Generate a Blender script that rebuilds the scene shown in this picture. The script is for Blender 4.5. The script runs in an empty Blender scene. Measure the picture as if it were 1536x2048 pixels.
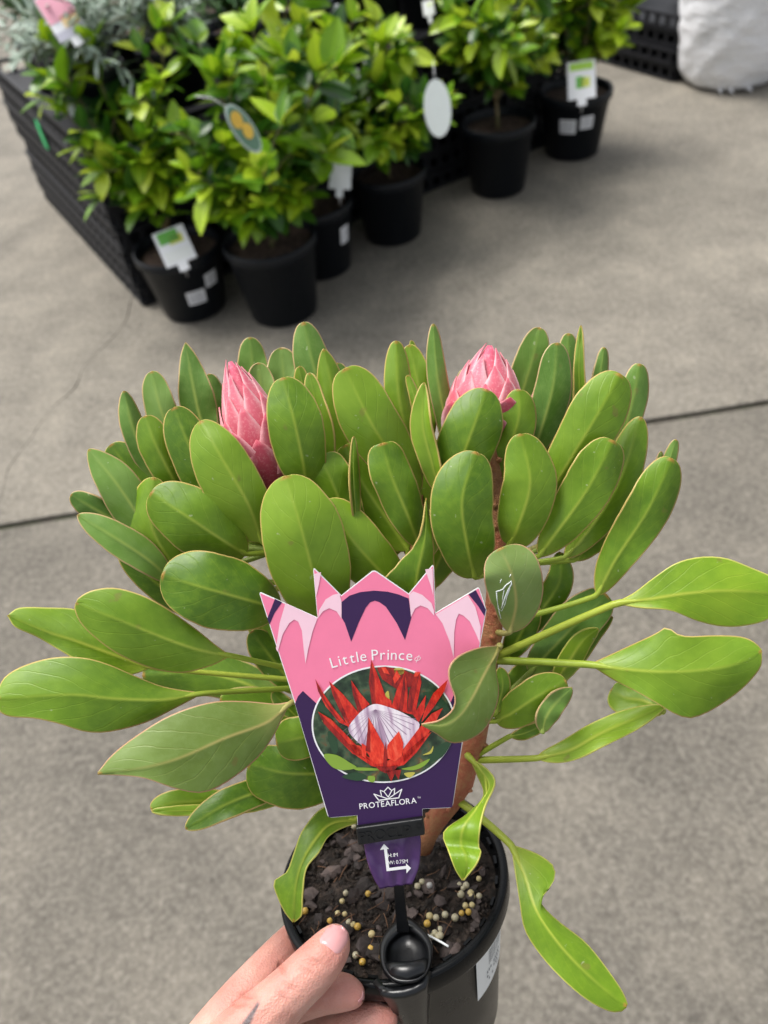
import bpy, bmesh, math, random
from mathutils import Vector, Matrix, noise

random.seed(7)
rnd = random.Random(11)
scene = bpy.context.scene
COL = scene.collection

# ------------------------------------------------------------------ camera
F, CX, CY, CAMH = 1540.0, 768.0, 1024.0, 1.4          # focal length and centre in photo pixels, eye height in metres
g = Vector(((985 - CX) / F, -(2480 - CY) / F, -1.0)).normalized()     # gravity seen from the camera
upc = -g
fwd = Vector((0, 0, -1)); yc = (fwd - fwd.dot(upc) * upc).normalized(); xc = yc.cross(upc)
ROT = Matrix((xc, yc, upc))                            # camera space -> world
CAMP = Vector((0, 0, CAMH))
cam_data = bpy.data.cameras.new('camera'); cam = bpy.data.objects.new('camera', cam_data); COL.objects.link(cam)
cam.matrix_world = Matrix.Translation(CAMP) @ ROT.to_4x4()
cam_data.sensor_fit = 'VERTICAL'; cam_data.sensor_height = 24.0; cam_data.sensor_width = 18.0
cam_data.lens = 24.0 * F / 2048.0
cam_data.clip_start = 0.02; cam_data.clip_end = 500
cam_data.dof.use_dof = True; cam_data.dof.focus_distance = 0.395; cam_data.dof.aperture_fstop = 5.2
scene.camera = cam

# ------------------------------------------------------------------ sky, sun, exposure (overcast)
SUN_EL, SUN_AZ = math.radians(62), math.radians(-50)
world = bpy.data.worlds.new('World'); scene.world = world; world.use_nodes = True
wn = world.node_tree; wn.nodes.clear()
sky = wn.nodes.new('ShaderNodeTexSky'); sky.sky_type = 'NISHITA'; sky.sun_disc = False
sky.sun_elevation = SUN_EL; sky.sun_rotation = SUN_AZ; sky.dust_density = 4.0; sky.air_density = 1.0
bw = wn.nodes.new('ShaderNodeRGBToBW'); mx = wn.nodes.new('ShaderNodeMix'); mx.data_type = 'RGBA'
mx.inputs['Factor'].default_value = 0.8                # cloud cover greys the blue
bg = wn.nodes.new('ShaderNodeBackground'); bg.inputs['Strength'].default_value = 0.13
wo = wn.nodes.new('ShaderNodeOutputWorld')
wn.links.new(sky.outputs[0], bw.inputs[0]); wn.links.new(sky.outputs[0], mx.inputs[6]); wn.links.new(bw.outputs[0], mx.inputs[7])
wn.links.new(mx.outputs[2], bg.inputs[0]); wn.links.new(bg.outputs[0], wo.inputs[0])
sun_d = bpy.data.lights.new('sun', 'SUN'); sun_d.energy = 1.3; sun_d.angle = math.radians(28); sun_d.color = (1, 0.96, 0.9)
sun = bpy.data.objects.new('sun', sun_d); COL.objects.link(sun)
sd = Vector((math.sin(SUN_AZ) * math.cos(SUN_EL), math.cos(SUN_AZ) * math.cos(SUN_EL), math.sin(SUN_EL)))
sun.rotation_euler = sd.to_track_quat('Z', 'Y').to_euler(); sun.location = (0, 0, 6)
scene.view_settings.view_transform = 'Standard'; scene.view_settings.look = 'None'
scene.view_settings.gamma = 1.0; scene.view_settings.exposure = 1.2
scene.view_settings.use_curve_mapping = False

# ------------------------------------------------------------------ helpers
def ray(x, y): return ROT @ Vector(((x - CX) / F, -(y - CY) / F, -1.0))
def P(x, y, d): return CAMP + ray(x, y) * d             # photo pixel + distance along the view axis -> point
def G(x, y, z=0.0):
    r = ray(x, y); return CAMP + r * ((z - CAMH) / r.z)
def on_plane(x, y, o, n):
    r = ray(x, y); return CAMP + r * ((o - CAMP).dot(n) / r.dot(n))
def M(px, d): return px * d / F                        # pixels at a distance -> metres

def mesh_obj(name, verts, faces, mat=None, parent=None, smooth=True, origin=None):
    me = bpy.data.meshes.new(name)
    if origin is not None: verts = [Vector(v) - origin for v in verts]
    me.from_pydata([tuple(v) for v in verts], [], faces); me.update()
    if smooth:
        for p in me.polygons: p.use_smooth = True
    if mat: me.materials.append(mat)
    o = bpy.data.objects.new(name, me); COL.objects.link(o)
    if origin is not None: o.location = origin
    if parent: put(o, parent)
    return o
def put(o, parent):
    o.parent = parent
    o.matrix_parent_inverse = parent_world(parent).inverted()
def parent_world(p):
    m = p.matrix_basis.copy()
    if p.parent: m = parent_world(p.parent) @ p.matrix_parent_inverse @ m
    return m
def empty(name, loc, label=None, cat=None, group=None, rot=None):
    o = bpy.data.objects.new(name, None); COL.objects.link(o); o.location = loc; o.empty_display_size = 0.05
    if rot: o.rotation_euler = rot
    return tag(o, label, cat, group)
def tag(o, label=None, cat=None, group=None, kind=None):
    if label: o['label'] = label
    if cat: o['category'] = cat
    if group: o['group'] = group
    if kind: o['kind'] = kind
    return o

class MB:
    """collects geometry for one mesh"""
    def __init__(s): s.v = []; s.f = []
    def add(s, vs, fs):
        b = len(s.v); s.v += [Vector(v) for v in vs]; s.f += [tuple(b + i for i in f) for f in fs]
    def tube(s, pts, rad, seg=8, caps=True):
        pts = [Vector(p) for p in pts]; n = len(pts)
        if not hasattr(rad, '__len__'): rad = [rad] * n
        t0 = (pts[1] - pts[0]).normalized()
        a = t0.cross(Vector((0.3, 0.2, 0.93)))
        if a.length < 0.05: a = t0.cross(Vector((1, 0, 0)))
        a.normalize(); vs = []; fs = []
        for i in range(n):
            t = (pts[min(i + 1, n - 1)] - pts[max(i - 1, 0)]).normalized()
            a = (a - a.dot(t) * t).normalized(); b = t.cross(a)
            for k in range(seg):
                q = 2 * math.pi * k / seg; vs.append(pts[i] + rad[i] * (math.cos(q) * a + math.sin(q) * b))
        for i in range(n - 1):
            for k in range(seg):
                k2 = (k + 1) % seg; fs.append((i * seg + k, i * seg + k2, (i + 1) * seg + k2, (i + 1) * seg + k))
        if caps: fs.append(tuple(range(seg))[::-1]); fs.append(tuple((n - 1) * seg + k for k in range(seg)))
        s.add(vs, fs)
    def box(s, c, sx, sy, sz, m=None):
        vs = [Vector((x * sx / 2, y * sy / 2, z * sz / 2)) for x in (-1, 1) for y in (-1, 1) for z in (-1, 1)]
        if m: vs = [m @ v for v in vs]
        s.add([Vector(c) + v for v in vs], [(0, 1, 3, 2), (4, 6, 7, 5), (0, 4, 5, 1), (2, 3, 7, 6), (0, 2, 6, 4), (1, 5, 7, 3)])
    def lathe(s, prof, seg=64, m=None, a0=0.0, a1=2 * math.pi):
        full = abs(a1 - a0 - 2 * math.pi) < 1e-6; n = len(prof); k = seg if full else seg + 1; vs = []; fs = []
        for j in range(k):
            q = a0 + (a1 - a0) * j / seg
            for r, z in prof: v = Vector((r * math.cos(q), r * math.sin(q), z)); vs.append(m @ v if m else v)
        for j in range(seg):
            j2 = (j + 1) % k
            for i in range(n - 1):
                fs.append((j * n + i, j2 * n + i, j2 * n + i + 1, j * n + i + 1))
        s.add(vs, fs)
    def obj(s, name, mat, parent=None, smooth=True, origin=None):
        return mesh_obj(name, s.v, s.f, mat, parent, smooth, origin)

def bevel(o, w, seg=2):
    b = o.modifiers.new('bevel', 'BEVEL'); b.width = w; b.segments = seg; b.limit_method = 'ANGLE'; return o
def catmull(pts, n):
    """n samples on a centripetal-ish Catmull-Rom curve, evenly spaced by chord"""
    pts = [Vector(p) for p in pts]
    if len(pts) == 2: pts = [pts[0], pts[0].lerp(pts[1], 0.5), pts[1]]
    q = [pts[0] * 2 - pts[1]] + pts + [pts[-1] * 2 - pts[-2]]; out = []
    for i in range(1, len(q) - 2):
        for k in range(24):
            t = k / 24; a, b, c, d = q[i - 1], q[i], q[i + 1], q[i + 2]
            out.append(0.5 * (2 * b + (c - a) * t + (2 * a - 5 * b + 4 * c - d) * t * t + (3 * b - a - 3 * c + d) * t ** 3))
    out.append(pts[-1].copy())
    L = [0.0]
    for i in range(1, len(out)): L.append(L[-1] + (out[i] - out[i - 1]).length)
    res = []; j = 0
    for k in range(n):
        s = L[-1] * k / (n - 1)
        while j < len(L) - 2 and L[j + 1] < s: j += 1
        h = L[j + 1] - L[j]; res.append(out[j].lerp(out[j + 1], 0 if h == 0 else (s - L[j]) / h))
    return res
def interp(arr, s):
    x = s * (len(arr) - 1); i = min(int(x), len(arr) - 2); t = x - i; t = t * t * (3 - 2 * t) * 0.5 + t * 0.5
    return arr[i] * (1 - t) + arr[i + 1] * t

# ------------------------------------------------------------------ materials
def N(nt, kind, **kw):
    n = nt.nodes.new(kind)
    for k, v in kw.items():
        if k in n.inputs: n.inputs[k].default_value = v
        else: setattr(n, k, v)
    return n
def base_mat(name, color=(0.5, 0.5, 0.5), rough=0.5, spec=0.5, **kw):
    m = bpy.data.materials.new(name); m.use_nodes = True; nt = m.node_tree
    b = nt.nodes['Principled BSDF']; b.inputs['Base Color'].default_value = (*color, 1); b.inputs['Roughness'].default_value = rough
    b.inputs['Specular IOR Level'].default_value = spec
    for k, v in kw.items(): b.inputs[k.replace('_', ' ')].default_value = v
    return m, nt, b
def ramp(nt, fac, stops):
    r = N(nt, 'ShaderNodeValToRGB'); e = r.color_ramp.elements
    while len(e) < len(stops): e.new(0.5)
    for i, (p, c) in enumerate(stops): e[i].position = p; e[i].color = (*c, 1) if len(c) == 3 else c
    nt.links.new(fac, r.inputs[0]); return r.outputs[0]
def noise_tex(nt, scale, detail=6, rough=0.6, vec=None):
    t = N(nt, 'ShaderNodeTexNoise'); t.inputs['Scale'].default_value = scale; t.inputs['Detail'].default_value = detail
    t.inputs['Roughness'].default_value = rough
    if vec: nt.links.new(vec, t.inputs['Vector'])
    return t.outputs['Fac']
def mixc(nt, fac, a, b, mode='MIX'):
    m = N(nt, 'ShaderNodeMix', data_type='RGBA', blend_type=mode)
    for sock, v in ((m.inputs['Factor'], fac), (m.inputs[6], a), (m.inputs[7], b)):
        if hasattr(v, 'is_linked') or hasattr(v, 'node'): nt.links.new(v, sock)
        elif hasattr(v, '__len__'): sock.default_value = (*v, 1) if len(v) == 3 else v
        else: sock.default_value = v
    return m.outputs[2]
def math_(nt, op, a, b=None, c=None):
    m = N(nt, 'ShaderNodeMath', operation=op)
    for i, v in enumerate((a, b, c)):
        if v is None: continue
        if hasattr(v, 'node'): nt.links.new(v, m.inputs[i])
        else: m.inputs[i].default_value = v
    return m.outputs[0]
def bump(nt, b, h, strength, dist):
    n = N(nt, 'ShaderNodeBump'); n.inputs['Strength'].default_value = strength; n.inputs['Distance'].default_value = dist
    nt.links.new(h, n.inputs['Height']); nt.links.new(n.outputs[0], b.inputs['Normal'])
def attr(nt, name): return N(nt, 'ShaderNodeAttribute', attribute_name=name).outputs['Fac']
def objcoord(nt): return N(nt, 'ShaderNodeTexCoord').outputs['Object']
def geopos(nt): return N(nt, 'ShaderNodeNewGeometry').outputs['Position']

def concrete(name, tint):
    m, nt, b = base_mat(name, rough=0.85, spec=0.25)
    p = geopos(nt)
    big = noise_tex(nt, 2.1, 6, 0.62, p); mid = noise_tex(nt, 5.5, 7, 0.7, p); fine = noise_tex(nt, 90, 4, 0.7, p); grit = noise_tex(nt, 260, 3, 0.7, p)
    mm2 = noise_tex(nt, 48, 6, 0.78, p)
    c = ramp(nt, big, [(0.34, (0.095, 0.088, 0.078)), (0.5, (0.21, 0.194, 0.168)), (0.66, (0.32, 0.288, 0.24))])
    c = mixc(nt, 0.5, c, ramp(nt, mid, [(0.35, (0.07, 0.062, 0.052)), (0.5, (0.22, 0.2, 0.17)), (0.63, (0.4, 0.36, 0.3))]))
    c = mixc(nt, 0.36, c, ramp(nt, mm2, [(0.36, (0.085, 0.078, 0.068)), (0.5, (0.22, 0.2, 0.172)), (0.63, (0.4, 0.365, 0.31))]))
    c = mixc(nt, 0.3, c, ramp(nt, fine, [(0.35, (0.07, 0.065, 0.056)), (0.5, (0.21, 0.195, 0.165)), (0.64, (0.45, 0.42, 0.37))]))
    c = mixc(nt, math_(nt, 'MULTIPLY', ramp(nt, grit, [(0.58, (0, 0, 0)), (0.68, (1, 1, 1))]), 0.35), c, (0.1, 0.095, 0.085))
    sp = N(nt, 'ShaderNodeTexVoronoi'); sp.inputs['Scale'].default_value = 5.5; nt.links.new(p, sp.inputs['Vector'])
    spot = ramp(nt, sp.outputs['Distance'], [(0.03, (1, 1, 1)), (0.09, (0, 0, 0))])
    c = mixc(nt, math_(nt, 'MULTIPLY', spot, 0.35), c, (0.11, 0.1, 0.09))
    c = mixc(nt, 1.0, c, tint, 'MULTIPLY')
    nt.links.new(c, b.inputs['Base Color'])
    bump(nt, b, math_(nt, 'ADD', math_(nt, 'MULTIPLY', fine, 0.6), grit), 0.35, 0.003)
    return m
MAT_SLAB = concrete('concrete', (.86, .855, .83)); MAT_SLAB2 = concrete('concrete_painted_shade', (.64, .635, .62))  # darker tint on the near slab paints in the foreground shade
MAT_SOILED, nt, b = base_mat('joint_dirt', (0.045, 0.04, 0.03), 0.95)
c = ramp(nt, noise_tex(nt, 12, 5, 0.6, geopos(nt)), [(0.4, (0.05, 0.042, 0.032)), (0.7, (0.035, 0.05, 0.015))]); nt.links.new(c, b.inputs['Base Color'])

def leaf_mat(name, dark, mid, light, rib, edge_a, edge_b, rough=0.42):
    m, nt, b = base_mat(name, rough=rough, spec=0.45)
    p = objcoord(nt); rndv = N(nt, 'ShaderNodeObjectInfo').outputs['Random']
    n1 = noise_tex(nt, 28, 4, 0.6, p); n2 = noise_tex(nt, 230, 3, 0.7, p)
    c = ramp(nt, math_(nt, 'ADD', math_(nt, 'MULTIPLY', n1, 0.66), math_(nt, 'MULTIPLY', rndv, 0.36)), [(0.3, dark), (0.5, mid), (0.72, light)])
    spt = ramp(nt, noise_tex(nt, 95, 2, .4, p), [(.72, (0, 0, 0)), (.76, (1, 1, 1))]); c = mixc(nt, math_(nt, 'MULTIPLY', spt, .55), c, (.2, .16, .04))
    spt2 = ramp(nt, noise_tex(nt, 330, 2, .4, p), [(.74, (0, 0, 0)), (.78, (1, 1, 1))]); c = mixc(nt, math_(nt, 'MULTIPLY', spt2, .5), c, (.45, .5, .3))
    c = mixc(nt, math_(nt, 'MULTIPLY', ramp(nt, n2, [(0.45, (0, 0, 0)), (0.7, (1, 1, 1))]), 0.3), c, light)
    uv = N(nt, 'ShaderNodeUVMap'); sx = N(nt, 'ShaderNodeSeparateXYZ'); nt.links.new(uv.outputs[0], sx.inputs[0])
    av = math_(nt, 'ABSOLUTE', math_(nt, 'SUBTRACT', sx.outputs[1], 0.5))
    wob = math_(nt, 'MULTIPLY', noise_tex(nt, 45, 3, 0.5, p), 0.9)
    sv = math_(nt, 'FRACT', math_(nt, 'ADD', math_(nt, 'MULTIPLY', math_(nt, 'SUBTRACT', sx.outputs[0], math_(nt, 'MULTIPLY', av, 0.75)), 6.0), wob))
    line = math_(nt, 'ABSOLUTE', math_(nt, 'SUBTRACT', sv, 0.5))
    vein = ramp(nt, line, [(0.0, (1, 1, 1)), (0.055, (0, 0, 0))])
    c = mixc(nt, math_(nt, 'MULTIPLY', math_(nt, 'MULTIPLY', vein, n1), 0.17), c, rib)
    young = attr(nt, 'base'); c = mixc(nt, math_(nt, 'MULTIPLY', young, 0.45), c, rib)
    rb = math_(nt, 'POWER', attr(nt, 'rib'), 1.2)
    c = mixc(nt, math_(nt, 'MULTIPLY', rb, 0.85), c, rib)
    ecol = mixc(nt, noise_tex(nt, 40, 2, 0.5, p), edge_a, edge_b)
    mg = attr(nt, 'marg')
    c = mixc(nt, ramp(nt, mg, [(0.15, (0, 0, 0)), (0.6, (0.85, 0.85, 0.85))]), c, ecol)
    tsp = math_(nt, 'MULTIPLY', ramp(nt, sx.outputs[0], [(.972, (0, 0, 0)), (.99, (1, 1, 1))]), ramp(nt, av, [(.12, (1, 1, 1)), (.3, (0, 0, 0))]))
    c = mixc(nt, math_(nt, 'MULTIPLY', tsp, .7), c, (.5, .22, .05))
    nt.links.new(c, b.inputs['Base Color'])
    rr = math_(nt, 'ADD', math_(nt, 'MULTIPLY', n1, 0.18), rough - 0.09); nt.links.new(rr, b.inputs['Roughness'])
    h = math_(nt, 'ADD', math_(nt, 'MULTIPLY', n2, 0.25), math_(nt, 'ADD', math_(nt, 'MULTIPLY', vein, -0.25), math_(nt, 'MULTIPLY', n1, 1.2)))
    bump(nt, b, h, 0.35, 0.0009)
    tr = N(nt, 'ShaderNodeBsdfTranslucent'); ms = N(nt, 'ShaderNodeMixShader'); ms.inputs[0].default_value = 0.22
    nt.links.new(mixc(nt, 0.5, c, light), tr.inputs[0])
    out = nt.nodes['Material Output']; nt.links.new(b.outputs[0], ms.inputs[1]); nt.links.new(tr.outputs[0], ms.inputs[2]); nt.links.new(ms.outputs[0], out.inputs[0])
    return m
LEAF_A = leaf_mat('protea_leaf', (0.08, 0.175, 0.008), (0.142, 0.265, 0.011), (0.22, 0.36, 0.022), (0.42, 0.52, 0.06), (0.6, 0.36, 0.16), (0.62, 0.5, 0.12))
LEAF_B = leaf_mat('protea_leaf_grey', (0.095, 0.205, 0.025), (0.15, 0.285, 0.042), (0.215, 0.35, 0.08), (0.4, 0.5, 0.1), (0.62, 0.36, 0.2), (0.6, 0.45, 0.2))
LEAF_C = leaf_mat('protea_leaf_yellowish', (0.11, 0.21, 0.008), (0.165, 0.3, 0.01), (0.25, 0.39, 0.018), (0.5, 0.56, 0.07), (0.6, 0.55, 0.12), (0.62, 0.6, 0.14))
LEAF_D = leaf_mat('protea_leaf_flushed', (0.13, 0.2, 0.03), (0.17, 0.26, 0.05), (0.21, 0.3, 0.09), (0.5, 0.42, 0.14), (0.62, 0.3, 0.18), (0.6, 0.36, 0.22))

MAT_STEM, nt, b = base_mat('stem', rough=0.6)
p = objcoord(nt)
c = ramp(nt, math_(nt, 'ADD', math_(nt, 'MULTIPLY', noise_tex(nt, 22, 5, 0.65, p), .6), math_(nt, 'MULTIPLY', noise_tex(nt, 190, 6, .75, p), .4)), [(0.36, (0.3, 0.13, 0.06)), (0.46, (0.42, 0.19, 0.08)), (0.54, (0.4, 0.11, 0.055)), (0.66, (0.46, 0.25, 0.11))])
nt.links.new(c, b.inputs['Base Color']); bump(nt, b, noise_tex(nt, 190, 6, 0.75, p), 0.9, 0.003)

MAT_BRACT, nt, b = base_mat('bract', rough=0.6)
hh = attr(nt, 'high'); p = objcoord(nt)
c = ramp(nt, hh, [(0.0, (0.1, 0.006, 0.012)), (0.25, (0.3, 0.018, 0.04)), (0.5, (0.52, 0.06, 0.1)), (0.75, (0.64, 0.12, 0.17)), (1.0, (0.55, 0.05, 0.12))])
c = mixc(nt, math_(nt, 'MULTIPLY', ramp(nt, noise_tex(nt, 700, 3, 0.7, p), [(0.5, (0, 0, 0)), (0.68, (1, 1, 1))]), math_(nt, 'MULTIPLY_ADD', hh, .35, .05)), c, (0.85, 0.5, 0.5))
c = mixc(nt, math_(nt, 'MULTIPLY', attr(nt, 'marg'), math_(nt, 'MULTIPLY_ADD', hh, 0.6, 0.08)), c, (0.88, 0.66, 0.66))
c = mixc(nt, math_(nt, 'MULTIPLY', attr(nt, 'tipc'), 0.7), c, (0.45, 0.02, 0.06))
nt.links.new(c, b.inputs['Base Color']); b.inputs['Sheen Weight'].default_value = 0.3

def plastic(name, col, rough, spec=0.5, scuff=0.25):
    m, nt, b = base_mat(name, col, rough, spec); p = objcoord(nt)
    n = noise_tex(nt, 35, 5, 0.65, p)
    nt.links.new(mixc(nt, math_(nt, 'MULTIPLY', ramp(nt, n, [(0.45, (0, 0, 0)), (0.75, (1, 1, 1))]), scuff), col, tuple(min(1, x * 2.2 + 0.012) for x in col)), b.inputs['Base Color'])
    nt.links.new(math_(nt, 'MULTIPLY_ADD', n, 0.25, rough - 0.12), b.inputs['Roughness'])
    bump(nt, b, noise_tex(nt, 420, 2, 0.6, p), 0.12, 0.0006)
    return m
MAT_POT = plastic('black_plastic', (0.004, 0.0045, 0.005), 0.24, spec=.16, scuff=.06)
MAT_CLIP = plastic('clip_plastic', (0.004, 0.0045, 0.0055), 0.3, scuff=.1)
MAT_NPOT = plastic('nursery_pot_plastic', (0.006, 0.0078, 0.011), 0.45, spec=.25, scuff=.1)
MAT_TRAY = plastic('tray_plastic', (0.007, 0.0075, 0.01), 0.6, spec=.3, scuff=0.4)
MAT_WHITE, nt, b = base_mat('white_paper', (0.8, 0.82, 0.82), 0.5)
MAT_INK, nt, b = base_mat('grey_print', (0.2, 0.21, 0.23), 0.6)
def flat(name, col, rough=0.35, spec=0.5):
    m, nt, b = base_mat(name, col, rough, spec); p = objcoord(nt)
    nt.links.new(mixc(nt, 0.35, col, mixc(nt, noise_tex(nt, 90, 4, 0.6, p), tuple(x * 0.8 for x in col), tuple(min(1, x * 1.15) for x in col))), b.inputs['Base Color'])
    return m

# ------------------------------------------------------------------ setting: concrete yard in slabs
gm = MB(); gm.add([(-60, -40, -0.012), (60, -40, -0.012), (60, 80, -0.012), (-60, 80, -0.012)], [(0, 1, 2, 3)])
ground = gm.obj('ground', MAT_SOILED, None, False); tag(ground, kind='structure', label='grimy bed under the concrete slabs, seen in the joints')
def slab(name, outline, bw_=0.006, mat_=None):
    n = len(outline); vs = [(x, y, 0.0) for x, y in outline] + [(x, y, -0.1) for x, y in outline]
    o = mesh_obj(name, vs, [tuple(range(n))] + [(i, (i + 1) % n, n + (i + 1) % n, n + i)[::-1] for i in range(n)], mat_ or MAT_SLAB, ground, False)
    bevel(o, bw_, 2); return o
J0, J1 = G(0, 1053), G(1536, 803); js = (J1.y - J0.y) / (J1.x - J0.x)
def jy(x, off=0): return J0.y + (x - J0.x) * js + off + 0.004 * noise.noise(Vector((x * 6, 1.3, 0)))
xs = [-14 + 28 * i / 160 for i in range(161)]
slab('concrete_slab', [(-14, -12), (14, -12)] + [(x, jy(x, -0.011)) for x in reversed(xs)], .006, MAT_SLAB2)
ck = [G(x, y) for x, y in ((-40, 1062), (0, 1000), (18, 935), (60, 880), (100, 820), (150, 775), (170, 730), (215, 685), (250, 645), (262, 600))]
ck = [Vector((-1.06, jy(-1.06, 0.009), 0))] + [c for c in ck if c.y > jy(c.x, 0.03)]
crack = catmull([(c.x, c.y, 0) for c in ck], 50)
crack = [Vector((c.x + 0.012 * noise.noise(Vector((c.y * 14, 5, 0))), c.y, 0)) for c in crack]
crack += [crack[-1].lerp(Vector((-0.4, 14, 0)), t) for t in (0.05, 0.2, 0.5, 1)]
wid = [0.0002 + 0.0032 * max(0, noise.noise(Vector((c.y * 7, 9, 0))) + 0.12) for c in crack]
slab('concrete_slab', [(-14, jy(-14, 0.009))] + [(x, jy(x, 0.009)) for x in xs if -14 < x < crack[0].x - 0.02] + [(c.x - w, c.y) for c, w in zip(crack, wid)] + [(-14, 14)], .0016)
slab('concrete_slab', [(c.x + w, c.y) for c, w in zip(crack, wid)][::-1] + [(x, jy(x, 0.009)) for x in xs if x > crack[0].x + 0.02] + [(14, 14)], .0016)

# ------------------------------------------------------------------ the held pot
d_rim = 0.4714
POTC = P(784.6, 1743.4, d_rim)
ax_c = Vector((0.1682, -0.8819, -math.sqrt(1 - 0.1682 ** 2 - 0.8819 ** 2)))
DOWN = (ROT @ ax_c).normalized(); UP = -DOWN
side = UP.cross(CAMP - POTC).normalized(); frontv = side.cross(UP).normalized()   # frontv points from the pot axis to the viewer
POTM = Matrix.Translation(POTC) @ Matrix((side, UP.cross(side), UP)).transposed().to_4x4()
# local x = side, local y = UP x side, local z = up; viewer lies along -y or +y
FRONT_SIGN = 1 if (UP.cross(side)).dot(CAMP - POTC) > 0 else -1
pot = empty('plant_pot', POTC + DOWN * 0.128, 'black plastic pot held in the hand, with the pink-budded plant in it', 'pot')
prof = [(0.0, -0.128), (0.049, -0.128), (0.0515, -0.126), (0.052, -0.122), (0.0645, -0.0165), (0.0662, -0.0155), (0.0695, -0.0145), (0.0702, -0.0125), (0.0702, -0.0022), (0.0696, -0.0004), (0.068, 0.0), (0.0658, -0.0004), (0.0648, -0.002), (0.0642, -0.006), (0.0626, -0.009), (0.062, -0.02), (0.0505, -0.122), (0.0, -0.122)]
m = MB(); m.lathe(prof, 128, POTM); o = m.obj('pot_wall', MAT_POT, pot)
# a slightly raised inner ledge with notches
for i in range(28):
    a = 2 * math.pi * (i + 0.3) / 28; mm = MB()
    mm.box((0, 0, 0), 0.0016, 0.0055, 0.004)
    o = mm.obj('rim_notch', MAT_POT, None, False)
    o.matrix_world = POTM @ Matrix.Rotation(a, 4, 'Z') @ Matrix.Translation((0.0632, 0, -0.0045))
    mw = o.matrix_world.copy(); o.parent = pot; o.matrix_parent_inverse = parent_world(pot).inverted(); o.matrix_basis = mw
def project(v):
    c = ROT.transposed() @ (v - CAMP); return CX + F * c.x / -c.z, CY - F * c.y / -c.z
def pot_wall_r(z): return 0.0645 + (0.052 - 0.0645) * (-0.0165 - z) / (0.1055)
def wall_pt(a, z, off=0.0): r = pot_wall_r(z) + off; return POTM @ Vector((r * math.cos(a), r * math.sin(a), z))
def find_wall(x, y):
    best = None
    for i in range(360):
        a = 2 * math.pi * i / 360
        for k in range(50):
            z = -0.017 - 0.108 * k / 49; q = wall_pt(a, z)
            nrm = (POTM.to_3x3() @ Vector((math.cos(a), math.sin(a), 0.12)))
            if nrm.dot(CAMP - q) <= 0: continue
            u = project(q); e = (u[0] - x) ** 2 + (u[1] - y) ** 2
            if best is None or e < best[0]: best = (e, a, z)
    return best[1], best[2]
c4 = [find_wall(x, y) for x, y in ((952, 1925), (990, 1845), (985, 1905), (945, 1995))]
am = sum(c[0] for c in c4) / 4 if max(c[0] for c in c4) - min(c[0] for c in c4) < 3 else c4[0][0]
A_ST = c4[0][0]; A_EN = c4[1][0]
def wall_patch(name, a0, a1, z0, z1, off, mat, parent, na=10, nz=4):
    vs = []; fs = []
    for i in range(na + 1):
        for k in range(nz + 1): vs.append(wall_pt(a0 + (a1 - a0) * i / na, z0 + (z1 - z0) * k / nz, off))
    for i in range(na):
        for k in range(nz): fs.append((i * (nz + 1) + k, (i + 1) * (nz + 1) + k, (i + 1) * (nz + 1) + k + 1, i * (nz + 1) + k + 1))
    return mesh_obj(name, vs, fs, mat, parent)
da = (A_EN - A_ST)
if da > math.pi: da -= 2 * math.pi
if da < -math.pi: da += 2 * math.pi
sgn = 1 if da > 0 else -1
stk = wall_patch('barcode_sticker', A_ST, A_ST + sgn * 0.62, -0.022, -0.066, 0.0004, MAT_WHITE, pot)
m = MB()
for i in range(26):
    a = A_ST + sgn * (0.2 + 0.014 * i); w = 0.002 + 0.004 * rnd.random()
    for (za, zb) in ((-0.03, -0.044),):
        vs = [wall_pt(a, za, 0.0006), wall_pt(a + sgn * w, za, 0.0006), wall_pt(a + sgn * w, zb, 0.0006), wall_pt(a, zb, 0.0006)]; m.add(vs, [(0, 1, 2, 3)])
for r in range(3):
    for i in range(9):
        if rnd.random() < 0.75:
            a = A_ST + sgn * (0.16 + 0.035 * i); z = -0.048 - 0.0045 * r
            m.add([wall_pt(a, z, 0.0006), wall_pt(a + sgn * 0.02, z, 0.0006), wall_pt(a + sgn * 0.02, z - 0.0022, 0.0006), wall_pt(a, z - 0.0022, 0.0006)], [(0, 1, 2, 3)])
m.obj('barcode_print', MAT_INK, stk, False)

# potting mix
SOILZ = -0.013; SOILO = POTM @ Vector((0, 0, SOILZ))
MAT_SOIL, nt, b = base_mat('potting_mix', rough=0.9)
p = objcoord(nt); c = ramp(nt, noise_tex(nt, 170, 6, 0.7, p), [(0.35, (0.008, 0.006, 0.004)), (0.55, (0.03, 0.02, 0.014)), (0.7, (0.075, 0.05, 0.035))])
nt.links.new(c, b.inputs['Base Color']); bump(nt, b, noise_tex(nt, 260, 5, 0.7, p), 1.0, 0.003)
MAT_BARK, nt, b = base_mat('bark', rough=0.8)
p = objcoord(nt); rv = N(nt, 'ShaderNodeObjectInfo').outputs['Random']
c = ramp(nt, math_(nt, 'ADD', math_(nt, 'MULTIPLY', noise_tex(nt, 90, 4, 0.6, geopos(nt)), 0.7), math_(nt, 'MULTIPLY', rv, 0.3)), [(0.3, (0.014, 0.01, 0.008)), (0.5, (0.05, 0.036, 0.032)), (0.68, (0.095, 0.07, 0.062)), (0.8, (0.16, 0.11, 0.085))])
nt.links.new(c, b.inputs['Base Color']); bump(nt, b, noise_tex(nt, 500, 4, 0.7, geopos(nt)), 0.7, 0.001)
def soil_pt(x, y, h=0.0): return on_plane(x, y, SOILO + UP * h, UP)
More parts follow.
